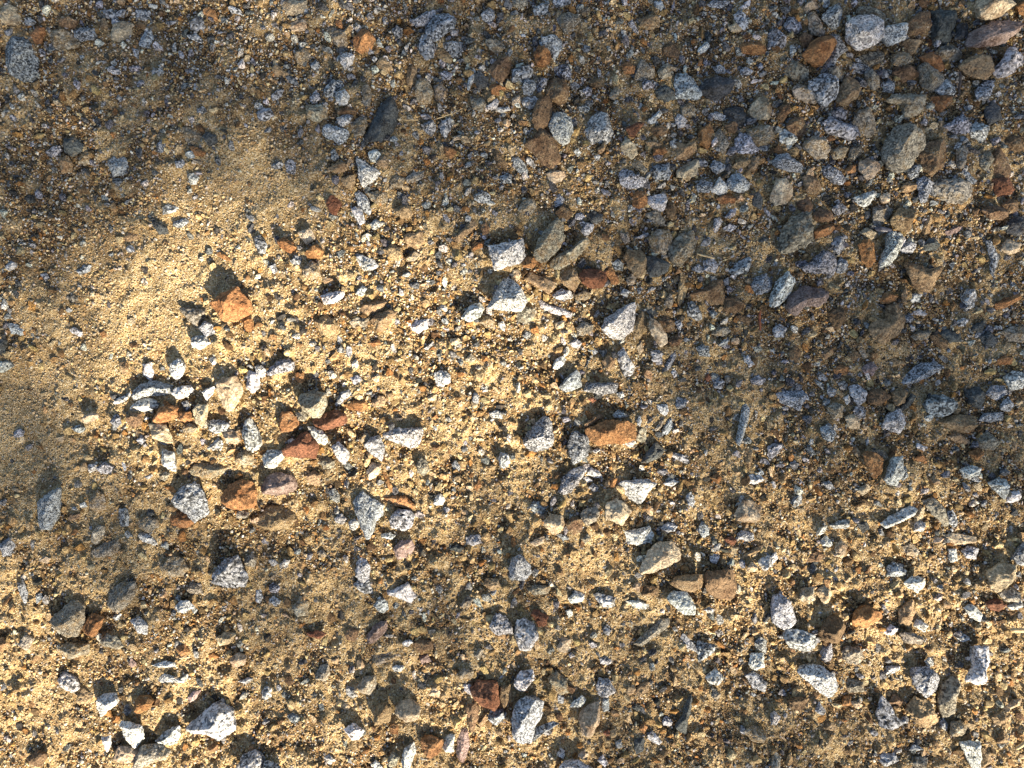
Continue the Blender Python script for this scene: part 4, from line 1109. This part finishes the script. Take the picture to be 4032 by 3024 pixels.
# ------------------------------------------------------------------ the stones, traced one by one
# type: tint range, (granite speckle, clinging sand, crystal lightness)
KIND = {
 'G': ((.42, .435, .45), (1.0, .25, .50), 'granite_stone', 'blue-grey granite'),
 'W': ((.55, .55, .53), (1.0, .30, .68), 'pale_stone', 'white speckled granite'),
 'K': ((.38, .35, .28), (0.80, .46, .48), 'grey_stone', 'sand-dusted grey'),
 'D': ((.12, .13, .13), (0.45, .25, .50), 'dark_stone', 'dark charcoal'),
 'T': ((.43, .31, .18), (0.40, .42, .50), 'tan_stone', 'tan'),
 'C': ((.64, .53, .37), (0.25, .30, .60), 'cream_stone', 'cream'),
 'O': ((.40, .21, .09), (0.25, .36, .50), 'rusty_stone', 'rusty orange'),
 'B': ((.25, .165, .095), (0.40, .38, .50), 'brown_stone', 'brown'),
 'R': ((.25, .115, .065), (0.20, .25, .50), 'red_stone', 'dark red-brown'),
 'P': ((.36, .27, .24), (0.35, .25, .55), 'pinkish_stone', 'pinkish-grey'),
}
def cross2(o, a, b): return (a[0]-o[0])*(b[1]-o[1]) - (a[1]-o[1])*(b[0]-o[0])
def hull(P):
    P = sorted(map(tuple, P)); lo, up = [], []
    for q in P:
        while len(lo) > 1 and cross2(lo[-2], lo[-1], q) <= 0: lo.pop()
        lo.append(q)
    for q in reversed(P):
        while len(up) > 1 and cross2(up[-2], up[-1], q) <= 0: up.pop()
        up.append(q)
    return np.array(lo[:-1] + up[:-1])
def area(P): x, y = P[:, 0], P[:, 1]; return 0.5 * (np.dot(x, np.roll(y, -1)) - np.dot(y, np.roll(x, -1)))
def centroid(P):
    x, y = P[:, 0], P[:, 1]; x1, y1 = np.roll(x, -1), np.roll(y, -1); c = x*y1 - y*x1
    return np.array([((x+x1)*c).sum(), ((y+y1)*c).sum()]) / (3*c.sum())
def ray_r(P, th):
    """distance from the origin to polygon P along each angle"""
    d = np.stack([np.cos(th), np.sin(th)], 1); best = np.full(len(th), 1e9)
    for a, b in zip(P, np.roll(P, -1, 0)):
        e = b - a; den = d[:, 0]*e[1] - d[:, 1]*e[0]
        den = np.where(np.abs(den) < 1e-12, 1e-12, den)
        t = (a[0]*e[1] - a[1]*e[0]) / den
        s = (a[0]*d[:, 1] - a[1]*d[:, 0]) / den
        ok = (t > 0) & (s > -1e-6) & (s < 1 + 1e-6)
        best = np.where(ok & (t < best), t, best)
    return np.where(best > 1e8, np.nan, best)
def inside(P, x, y):
    r = np.zeros(x.shape, bool); X, Y = P[:, 0], P[:, 1]; j = len(P) - 1
    for i in range(len(P)):
        c = ((Y[i] > y) != (Y[j] > y)) & (x < (X[j]-X[i])*(y-Y[i])/(Y[j]-Y[i]+1e-15)+X[i]); r ^= c; j = i
    return r

def rock(P, hf, r, level):
    """faceted rock whose plan outline is polygon P (about its centroid): radial intersection of tilted planes"""
    Hh = hull(P); A = abs(area(P)); d = P - 0
    cov = np.cov(P.T); ev, U = np.linalg.eigh(cov); U = U[:, ::-1]
    ext = np.array([np.abs(P @ U[:, 0]).max(), np.abs(P @ U[:, 1]).max()])
    minor = max(2 * A / (math.pi * ext[0]), ext[1] * 0.6)
    top = minor * (0.24 + 0.08 * hf) * r.uniform(.85, 1.1)
    bot = minor * 0.55
    v, f = ICO[level]
    q = v * np.array([ext[0], ext[1], (top + bot) / 2]) ; xy = q[:, :2] @ U.T
    dirs = np.concatenate([xy, q[:, 2:]], 1); dirs /= np.linalg.norm(dirs, axis=1)[:, None]
    n, dd = [], []
    for a, b in zip(Hh, np.roll(Hh, -1, 0)):
        e = b - a; L = np.linalg.norm(e)
        if L < 0.04 * ext[0]: continue
        nn = np.array([e[1], -e[0]]) / L; D = nn @ a
        z0 = r.uniform(-.15, .2) * top
        for sgn, ph in ((1, r.uniform(18, 62)), (-1, r.uniform(5, 35))):
            c, s_ = math.cos(math.radians(ph)), math.sin(math.radians(ph))
            n.append((nn[0]*c, nn[1]*c, sgn*s_)); dd.append(D*c + sgn*s_*z0)
    for k in range(r.integers(2, 5)):
        a, tl = r.uniform(0, 6.283), math.radians(r.uniform(2, 26))
        n.append((math.sin(tl)*math.cos(a), math.sin(tl)*math.sin(a), math.cos(tl))); dd.append(top * r.uniform(.82, 1.05) * math.cos(tl))
    for k in range(2):
        a, tl = r.uniform(0, 6.283), math.radians(r.uniform(5, 25))
        n.append((math.sin(tl)*math.cos(a), math.sin(tl)*math.sin(a), -math.cos(tl))); dd.append(bot)
    n = np.array(n); dd = np.maximum(np.array(dd), minor * 0.12)
    k = np.maximum(dirs @ n.T, 1e-4) / dd              # 1 / r for every plane
    p = r.uniform(22, 70)
    inv = (k ** p).sum(1) ** (1 / p)
    V = dirs / inv[:, None]
    th = np.arctan2(V[:, 1], V[:, 0])
    rp, rh = ray_r(P, th), ray_r(Hh, th)
    sc_ = np.where(np.isfinite(rp) & np.isfinite(rh), np.minimum(rp / rh, 1.0), 1.0)
    V[:, :2] *= sc_[:, None]
    # bring the plan outline back to the traced one
    ratio = np.hypot(V[:, 0], V[:, 1]) / np.where(np.isfinite(rp), rp, 1e9)
    bins = ((th + math.pi) / 6.2832 * 24).astype(int) % 24; mx = np.zeros(24); np.maximum.at(mx, bins, ratio)
    mx[mx <= 0] = np.median(mx); c24 = (np.arange(24) + .5) / 24 * 6.2832 - math.pi
    g = np.interp(th, np.concatenate([c24 - 6.2832, c24, c24 + 6.2832]), np.tile(mx, 3))
    V[:, :2] *= (1.04 / np.clip(g, .5, 1.2))[:, None]
    sz = math.sqrt(A); off = r.uniform(0, 100, 3)
    nrm = V / np.linalg.norm(V, axis=1)[:, None]
    dn = 0.034 * sz * vnoise(V / (0.30 * sz) + off, 1) + 0.026 * sz * vnoise(V / (0.12 * sz) + off, 2)
    dn = dn + 0.0008 * vnoise(V / 0.0035 + off, 3) + 0.0005 * vnoise(V / 0.0016 + off, 4)
    # chipped faces: quantised noise gives small steps
    st = vnoise(V / (0.22 * sz) + off + 31, 5); dn = dn - 0.022 * sz * (st > 0.25)
    return V + nrm * dn[:, None], f, top, ext

def vary(r, c, k=0.10):
    return np.clip(np.array(c) * r.uniform(1 - 1.4*k, 1 + 1.4*k) * r.uniform(1 - k/3, 1 + k/3, 3), 0.01, .9)

recs = []
ox = oy = 0; s = 1
for line in STONES.strip().splitlines():
    if line[0] == '@':
        ox, oy, s = map(float, line[1:].split(',')); continue
    body, _, lab = line.partition(';')
    tk = body.split(); pts = np.array([tuple(map(float, q.split(','))) for q in tk[1:]])
    P = np.stack([px(ox + pts[:, 0] * s), py(oy + pts[:, 1] * s)], 1)
    if area(P) < 0: P = P[::-1]
    c = centroid(P)
    la, _, ref = lab.strip().partition('|')
    # area that shows: the part of it inside the frame
    q = np.clip(P, (-W/2, -H/2), (W/2, H/2))
    recs.append(dict(k=tk[0][0], h=int(tk[0][1]), P=P, c=c, A=abs(area(q)), label=la.strip(), ref=ref.strip()))
order = sorted(range(len(recs)), key=lambda i: -recs[i]['A'])
solo = set(order[:300]) | {i for i in range(len(recs)) if recs[i]['label']}
print('traced', len(recs), 'solo', len(solo))

# labels for the stones without one of their own: colour, size, shape and where it lies from a named stone
marks = [q for q in recs if q['ref']]
def dirword(dx, dy):
    a = math.degrees(math.atan2(dy, dx)) % 360
    return ['right of', 'above right of', 'above', 'above left of', 'left of', 'below left of', 'below', 'below right of'][int((a + 22.5) // 45) % 8]
def shape_word(P):
    ev = np.linalg.eigvalsh(np.cov(P.T)); a = math.sqrt(max(ev[1], 1e-12) / max(ev[0], 1e-12)); n = len(hull(P))
    if a > 2.1: return 'long narrow'
    if a > 1.5: return 'oblong'
    return {3: 'triangular', 4: 'four-sided', 5: 'five-sided'}.get(n, 'rounded')
used = {}
for i in sorted(solo):
    q = recs[i]
    if q['label']: used[q['label']] = 1; continue
for i in sorted(solo, key=lambda i: -recs[i]['A']):
    q = recs[i]
    if q['label']: continue
    w_ = math.sqrt(q['A']); size = 'large' if w_ > .036 else 'medium' if w_ > .026 else 'small'
    near = sorted(marks, key=lambda m: np.hypot(*(m['c'] - q['c'])))
    col = KIND[q['k']][3]
    cands = []
    for m in near[:4]:
        dist = np.hypot(*(m['c'] - q['c']))
        cands.append(f"{size} {col} {shape_word(q['P'])} stone {'close ' if dist < .055 else ''}{dirword(*(q['c'] - m['c']))} the {m['ref']}")
    m, m2 = near[0], near[1]
    cands.append(f"{size} {col} stone {dirword(*(q['c'] - m['c']))} the {m['ref']}, {dirword(*(q['c'] - m2['c']))} the {m2['ref']}")
    ok = [c_ for c_ in cands if c_ not in used and len(c_.split()) <= 16]
    q['label'] = ok[0] if ok else cands[0]
    if not ok: print('DUP', q['label'])
    used[q['label']] = 1

def overlaps_lift(i):
    """a stone traced over a neighbour rests a little higher"""
    return 0.0

bv, bf, bt, bpq = [], [], [], []; nb = 0
for i, q in enumerate(recs):
    r = np.random.default_rng(1000 + i)
    k = q['k']; c = q['c']; tintc, par, name, _ = KIND[k]
    w_ = math.sqrt(q['A'])
    V, f, top, ext = rock(q['P'] - c, q['h'], r, 5 if (i in solo and w_ > .03) else 4 if i in solo or w_ > .02 else 3)
    z = float(terrain(np.array([c[0]]), np.array([c[1]]))[0]) + 0.0022 + top * (0.10 + 0.06 * (q['h'] - 4))
    if q['h'] >= 6: z += 0.003
    tn = vary(r, tintc)
    pr = (par[0], np.clip(par[1] + r.uniform(-.07, .09) - 0.02 * (q['h'] - 4), 0, 1), np.clip(par[2] + r.uniform(-.15, .15), 0, 1), r.uniform(.38, .85))
    if i in solo:
        o = mesh_obj(name, V, f, M_stone, loc=(c[0], c[1], z), attrs={'tint': tn, 'par': pr})
        tag(o, q['label'], 'stone', 'loose stones lying on the gravel ground')
    else:
        bv.append(V + np.array([c[0], c[1], z])); bf.append(f + nb); nb += len(V)
        bt.append(np.tile(tn, (len(V), 1))); bpq.append(np.tile(pr, (len(V), 1)))

# ------------------------------------------------------------------ raster of what the traced stones cover
RS = 0.0015
rx, ry = np.arange(-0.72, 0.72, RS), np.arange(-0.56, 0.56, RS)
MX, MY = np.meshgrid(rx, ry); mask = np.zeros(MX.shape, bool)
for q in recs:
    P = q['c'] + (q['P'] - q['c']) * 0.93
    x0, x1 = np.searchsorted(rx, [P[:, 0].min(), P[:, 0].max()]); y0, y1 = np.searchsorted(ry, [P[:, 1].min(), P[:, 1].max()])
    sl = (slice(y0, y1), slice(x0, x1)); mask[sl] |= inside(P, MX[sl], MY[sl])
def covered(x, y):
    j = np.clip(((x + 0.72) / RS).astype(int), 0, mask.shape[1] - 1); i_ = np.clip(((y + 0.56) / RS).astype(int), 0, mask.shape[0] - 1)
    return mask[i_, j] & (np.abs(x) < .72) & (np.abs(y) < .56)

# ------------------------------------------------------------------ the uncountable rest: small gravel, then sand grains
PAL = [((.50, .36, .17), 24), ((.60, .47, .27), 18), ((.33, .215, .095), 14), ((.19, .12, .06), 10), ((.42, .22, .075), 7), ((.28, .28, .28), 7),
       ((.40, .41, .42), 5), ((.70, .67, .58), 5), ((.06, .06, .055), 5), ((.13, .135, .14), 5), ((.64, .52, .32), 8)]
def palette(r, n, greyness=None):
    wts = np.array([p[1] for p in PAL], float); idx = r.choice(len(PAL), n, p=wts / wts.sum())
    if greyness is not None:
        sw = r.random(n) < greyness; gi = np.array([5, 6, 9, 7]); idx = np.where(sw, gi[r.integers(0, 4, n)], idx)
    c = np.array([p[0] for p in PAL])[idx]
    return np.clip(c * r.uniform(.75, 1.25, (n, 1)) * r.uniform(.94, 1.06, (n, 3)), .01, .9), idx

def grains(r, x, y, rad, level, tint, sink=0.25, rough=.22, flat=(.45, .9)):
    n = len(x); v, f = ICO[level]; m = len(v)
    a = r.uniform(0, 6.283, n); sx = rad * r.uniform(.9, 1.35, n); sy = rad * r.uniform(.62, 1.0, n); sz = rad * r.uniform(*flat, n)
    jit = 1 + rough * r.uniform(-1, 1, (n, m))
    if level >= 2:
        off = r.uniform(0, 1000, (n, 1, 3)); pp = (v[None] * 1.3 + off).reshape(-1, 3)
        jit = (1 + 0.28 * vnoise(pp, 7) + 0.12 * vnoise(pp * 2.3, 8)).reshape(n, m)
    L = v[None] * jit[..., None]
    if level >= 1:   # cut flat faces
        for k in range(7):
            d = r.normal(size=(n, 1, 3)); d /= np.linalg.norm(d, axis=2)[..., None]
            h = (L * d).sum(2); lim = r.uniform(.36, .75, (n, 1)); ex = np.maximum(h - lim, 0)
            L = L - d * ex[..., None]
    L = L * np.stack([sx, sy, sz], 1)[:, None, :]
    # random tilt about x, then yaw
    t = r.normal(0, .35, n); ct, st = np.cos(t)[:, None], np.sin(t)[:, None]
    Y, Z = L[..., 1] * ct - L[..., 2] * st, L[..., 1] * st + L[..., 2] * ct
    ca, sa = np.cos(a)[:, None], np.sin(a)[:, None]
    X, Y = L[..., 0] * ca - Y * sa, L[..., 0] * sa + Y * ca
    z0 = terrain(x, y) + sz * (1 - 2 * sink) * r.uniform(.3, 1, n)
    V = np.stack([X + x[:, None], Y + y[:, None], Z + z0[:, None]], -1).reshape(-1, 3)
    Fc = (f[None] + (np.arange(n) * m)[:, None, None]).reshape(-1, 3)
    return V, Fc, np.repeat(tint, m, 0)

def clumpy(r, x, y, base):
    return r.random(len(x)) < base

def thin(x, y, rad, r, k=0.8):
    """drop grains that overlap a bigger one already placed (grid test)"""
    o = np.argsort(-rad); cell = {}; keep = np.zeros(len(x), bool); g = 0.008
    for i in o:
        ci, cj = int(x[i] // g), int(y[i] // g); ok = True
        for a in (-1, 0, 1):
            for b in (-1, 0, 1):
                for j in cell.get((ci + a, cj + b), ()):
                    if (x[i]-x[j])**2 + (y[i]-y[j])**2 < (k * (rad[i] + rad[j]))**2: ok = False; break
                if not ok: break
            if not ok: break
        if ok: keep[i] = True; cell.setdefault((ci, cj), []).append(i)
    return keep

# small gravel 3.5 to 9 mm
r = np.random.default_rng(5)
n = 42000
x, y = r.uniform(-.74, .74, n), r.uniform(-.57, .57, n)
rad = 0.0017 + 0.0046 * r.random(n) ** 2.6
dens = (1 - 0.90 * sandy(x, y)) * (1 - .35 * crust(x, y)) * np.clip(0.80 + 0.45 * n2(x, y, .05, 31) + 0.3 * np.clip(x / .6 + y / .9, -1, 1), .08, 1)
kp = (r.random(n) < dens) & ~covered(x, y); x, y, rad = x[kp], y[kp], rad[kp]
kp = thin(x, y, rad, r); x, y, rad = x[kp], y[kp], rad[kp]
gness = np.clip(0.16 + 0.42 * np.clip(y / .40 + .3 * x / .6, -1, 1), .05, .6)
tn, idx = palette(r, len(x), gness)
V, Fc, T = grains(r, x, y, rad, 2, tn)
Pm = np.repeat(np.stack([np.isin(idx, [5, 6, 7, 9]) * .9, np.full(len(x), .33), np.full(len(x), .5), np.full(len(x), .6)], 1), len(ICO[2][0]), 0)
print('gravel', len(x))
bv.append(V); bf.append(Fc + nb); nb += len(V); bt.append(T); bpq.append(Pm)
g = mesh_obj("gravel", np.concatenate(bv), np.concatenate(bf), M_stone, attrs={'tint': np.concatenate(bt), 'par': np.concatenate(bpq)}, smooth=False)
tag(g, "small mixed grey, tan and orange gravel scattered between the larger stones", 'gravel', kind='stuff')

# sand grains 1 to 4 mm, everywhere
gv, gf, gt = [], [], []; ng = 0
for lv, n, lo, hi, pw in ((1, 75000, .0010, .0024, 1.5), (0, 170000, .00055, .0012, 1.3)):
    x, y = r.uniform(-.74, .74, n), r.uniform(-.57, .57, n)
    rad = lo + (hi - lo) * r.random(n) ** pw
    if lv: dens = (1 - 0.70 * sandy(x, y)) * (1 - .45 * crust(x, y)) * np.clip(0.85 + 0.5 * n2(x, y, .035, 41), .2, 1)
    else: dens = (1 - .35 * crust(x, y)) * np.clip(0.8 + 0.4 * n2(x, y, .02, 43), .3, 1)
    kp = (r.random(n) < dens) & ~covered(x, y); x, y, rad = x[kp], y[kp], rad[kp]
    gness = np.clip(0.08 + 0.26 * np.clip(y / .40 + .3 * x / .6, -1, 1), .03, .4)
    tn, idx = palette(r, len(x), gness)
    sd = np.clip(sandy(x, y) * .5 + crust(x, y) * .4, 0, 1)[:, None]; tn = tn * (1 - sd) + np.array([.56, .44, .27]) * r.uniform(.75, 1.2, (len(x), 1)) * sd
    V, Fc, T = grains(r, x, y, rad, lv, tn, sink=.12, flat=(.6, 1.0))
    gv.append(V); gf.append(Fc + ng); gt.append(T); ng += len(V)
    print('grains', lv, len(x))
sg = mesh_obj("sand_grains", np.concatenate(gv), np.concatenate(gf), M_grain, attrs={'tint': np.concatenate(gt)}, smooth=False)
tag(sg, "coarse golden-brown sand grains covering the ground between the gravel", 'sand', kind='stuff')

# ------------------------------------------------------------------ straws, needle, husk, twigs
def tube(name, pts, rad, mat, lift=0.004, label=None, cat='straw', taper=.5, flat=1.0):
    pts = np.array([(px(a), py(b)) for a, b in pts]); n = 14
    t = np.linspace(0, len(pts) - 1, n); xs = np.interp(t, range(len(pts)), pts[:, 0]); ys = np.interp(t, range(len(pts)), pts[:, 1])
    cx, cy = xs.mean(), ys.mean()
    xs = xs + 0.0006 * np.sin(t * 3.1 + cx * 50); ys = ys + 0.0006 * np.cos(t * 2.3 + cy * 50)
    zs = terrain(xs, ys); zs = zs.max() * .5 + zs * .5 + lift
    c = np.stack([xs - cx, ys - cy, zs], 1); d = np.gradient(c, axis=0); d /= np.linalg.norm(d, axis=1)[:, None]
    u = np.cross(d, (0, 0, 1.0)); u /= np.linalg.norm(u, axis=1)[:, None]; v = np.cross(u, d)
    m = 7; V = []
    for i in range(n):
        rr = rad * (1 - taper * abs(2 * i / (n - 1) - 1) ** 3) * (1 if 0 < i < n - 1 else .35)
        for k in range(m):
            a = 6.2832 * k / m; V.append(c[i] + u[i] * math.cos(a) * rr + v[i] * math.sin(a) * rr * flat)
    F = [(i*m + k, i*m + (k+1) % m, (i+1)*m + (k+1) % m, (i+1)*m + k) for i in range(n - 1) for k in range(m)]
    o = mesh_obj(name, V, F, mat, loc=(cx, cy, 0)); tag(o, label, cat); return o

tube('dry_straw', [(1008+1280*.4557, 485), (1008+1415*.4557, 486)], .0005, M_straw, .007, "short thin pale straw lying flat left of a longer slanting straw, upper middle", 'straw')
tube('dry_straw', [(1008+1560*.4557, 479), (1008+1640*.4557, 470), (1008+1700*.4557, 460), (1008+1805*.4557, 434)], .0006, M_straw, .010, "long thin pale straw rising to the right across a blue-grey stone, upper middle", 'straw')
tube('pine_needle', [(2016+2142*.4557, 756+1010*.4557), (2016+2146*.4557, 756+1100*.4557), (2016+2140*.4557, 756+1200*.4557)], .0016, M_needle, .006, "short upright red-brown needle in shaded grit right of centre", 'needle')
tube('dark_husk', [(3024+900*.4557, 756+315*.4557), (3024+960*.4557, 756+335*.4557), (3024+1045*.4557, 756+352*.4557)], .0032, M_husk, .010, "shiny dark curled husk touching the top of the tall pale rectangular stone", 'husk', .6, .5)
tube('twig', [(3024+1612*.4557, 640*.4557), (3024+1622*.4557, 740*.4557), (3024+1615*.4557, 840*.4557)], .0016, plain_material("dark_twig", (.05, .035, .03), (.12, .09, .07), 200), .008, "short dark vertical twig left of the beige speckled stone, upper right", 'twig')
tube('twig', [(2016+1585*.4557, 756+545*.4557), (2016+1660*.4557, 756+560*.4557), (2016+1740*.4557, 756+590*.4557)], .0012, M_straw, .008, "thin tan twig above a pair of blue-grey pebbles, right of centre", 'twig')
tube('dry_straw', [(3024+1185*.7943, 2268+258*.7943), (3024+1275*.7943, 2268+266*.7943)], .0028, M_straw, .010, "thick pale straw stub at the right edge, lower right", 'straw', .2)
tube('dry_straw', [(3024+1205*.7943, 2268+838*.7943), (3024+1240*.7943, 2268+815*.7943), (3024+1275*.7943, 2268+785*.7943)], .0022, M_straw, .010, "slanting pale straw at the right edge near the bottom corner", 'straw', .2)

# ------------------------------------------------------------------ the tree towards the sun whose foliage shades parts of the ground
LIGHT = np.array([   # share of sunlight reaching the ground, 12 rows from the top, 16 columns
 [.12,.12,.15,.18,.35,.40,.20,.10,.06,.05,.05,.05,.05,.05,.05,.25],
 [.05,.05,.06,.10,.15,.25,.20,.22,.10,.05,.05,.05,.05,.05,.05,.05],
 [.05,.05,.08,.12,.10,.10,.10,.10,.35,.35,.30,.12,.12,.25,.25,.12],
 [.08,.15,.55,.85,.85,.70,.55,.35,.22,.18,.12,.12,.20,.45,.50,.30],
 [.18,.55,.90,.97,.97,.95,.95,.85,.65,.35,.18,.10,.10,.12,.25,.15],
 [.35,.85,1.,1.,1.,1.,1.,1.,.80,.60,.28,.12,.08,.08,.08,.06],
 [.20,.50,.95,1.,1.,1.,1.,1.,.85,.65,.40,.20,.12,.10,.10,.06],
 [.08,.22,.60,.85,.90,.90,.90,.85,.75,.70,.60,.50,.42,.40,.35,.30],
 [.35,.25,.28,.35,.45,.65,.80,.60,.50,.60,.78,.80,.80,.85,.80,.75],
 [.90,.70,.55,.42,.35,.35,.45,.42,.50,.60,.75,.90,1.,1.,1.,1.],
 [1.,1.,.92,.85,.75,.60,.50,.45,.55,.45,.45,.55,.65,.75,.90,1.],
 [1.,1.,1.,1.,1.,1.,.92,.80,.60,.42,.35,.32,.32,.38,.55,.80]])
def light_at(x, y):
    u = np.clip((x / W + .5) * 16 - .5, 0, 15); v = np.clip((.5 - y / H) * 12 - .5, 0, 11)
    i, j = np.floor(v).astype(int), np.floor(u).astype(int); i1, j1 = np.minimum(i + 1, 11), np.minimum(j + 1, 15)
    a, b = v - i, u - j
    return LIGHT[i, j]*(1-a)*(1-b) + LIGHT[i1, j]*a*(1-b) + LIGHT[i, j1]*(1-a)*b + LIGHT[i1, j1]*a*b
r = np.random.default_rng(11)
leafA = 0.00030                                   # mean shadow area of one leaf across the sun
def leaf_points(n_per, x0, x1, y0, y1, fn):
    n = int(n_per * (x1 - x0) * (y1 - y0)); x, y = r.uniform(x0, x1, n), r.uniform(y0, y1, n)
    tau = -np.log(np.clip(fn(x, y) ** 1.25, .03, .995)); keep = r.random(n) < tau / 3.6
    return x[keep], y[keep]
per = 3.6 * math.sin(el) / leafA
xa, ya = leaf_points(per, -1.0, 1.0, -.8, .8, light_at)
ta = r.uniform(5.2, 8.2, len(xa))
# the rest of the crown, around and beyond
xb, yb = leaf_points(per * .30, -2.3, 2.3, -2.6, 2.6, lambda x, y: np.where((np.abs(x) < 1.) & (np.abs(y) < .8), .99, np.clip(.5 + .45 * n2(x, y, .35, 55), .08, .9)))
rad_ = np.hypot(xb / 2.2, yb / 2.5); kb = rad_ < 1; xb, yb = xb[kb], yb[kb]; tb = r.uniform(5.4, 8.4, len(xb))
LP = np.concatenate([np.stack([xa, ya, 0*xa], 1) + S * ta[:, None], np.stack([xb, yb, 0*xb], 1) + S * tb[:, None]])
print('leaves', len(LP))
n = len(LP); ln = r.uniform(.016, .024, n); wd = ln * .5
a1 = r.normal(size=(n, 3)); a1 /= np.linalg.norm(a1, axis=1)[:, None]
a2 = np.cross(a1, r.normal(size=(n, 3))); a2 /= np.linalg.norm(a2, axis=1)[:, None]
hexa = np.array([(-1, 0), (-.45, .9), (.45, .8), (1, 0), (.45, -.8), (-.45, -.9)])
LV = (LP[:, None] + a1[:, None] * (hexa[:, 0] * 1)[None, :, None] * ln[:, None, None] + a2[:, None] * hexa[:, 1][None, :, None] * wd[:, None, None]).reshape(-1, 3)
LF = (np.array([(0, 1, 2, 3), (0, 3, 4, 5)])[None] + (np.arange(n) * 6)[:, None, None]).reshape(-1, 4)
cc = S * 6.8
base = np.array([cc[0] + 1.1, cc[1] - 1.3, 0.0])
tree = bpy.data.objects.new('tree', None); C.objects.link(tree); tree.location = tuple(base)
tag(tree, "leafy tree standing beyond the lower right of the gravel, towards the sun", 'tree')
mesh_obj('crown', LV - base, LF, M_leaf, parent=tree, smooth=False)
def limb(p0, p1, r0, r1, bend, seed):
    rr = np.random.default_rng(seed); n = 12; t = np.linspace(0, 1, n)[:, None]
    c = p0 + (p1 - p0) * t + bend * np.sin(t * math.pi) + np.cumsum(rr.normal(0, .012, (n, 3)), 0) * t
    d = np.gradient(c, axis=0); d /= np.linalg.norm(d, axis=1)[:, None]
    u = np.cross(d, (.3, .9, .1)); u /= np.linalg.norm(u, axis=1)[:, None]; v = np.cross(u, d); m = 10
    R = r0 + (r1 - r0) * t[:, 0]; a = np.arange(m) * 6.2832 / m
    V = (c[:, None] + R[:, None, None] * (u[:, None] * np.cos(a)[None, :, None] + v[:, None] * np.sin(a)[None, :, None])).reshape(-1, 3)
    F = [(i*m + k, i*m + (k+1) % m, (i+1)*m + (k+1) % m, (i+1)*m + k) for i in range(n - 1) for k in range(m)]
    return V, F
TV, TF = [], []; nn_ = 0
fork = np.array([base[0] - .1, base[1] + .15, 1.9])
parts = [(np.array([base[0], base[1], -.1]), fork, .17, .12, np.array([.05, .04, 0.]), 1)]
for k, (gx_, gy_, gz_) in enumerate([(1.5, -.5, 3.6), (1.3, -1.2, 3.2), (.3, -1.6, 3.4), (-.8, -1.7, 3.1), (1.9, .5, 3.3)]):
    tgt = np.array([gx_, gy_, 0]) + S * (gz_ / S[2])        # limbs whose shade falls beside the frame
    parts.append((fork, tgt, .09, .015, np.array([.1, -.2, .05]), 10 + k))
for pr_ in parts:
    V, F_ = limb(*pr_); TV.append(V); TF += [tuple(q + nn_ for q in f_) for f_ in F_]; nn_ += len(V)
mesh_obj('trunk', np.concatenate(TV) - base, TF, M_bark, parent=tree)
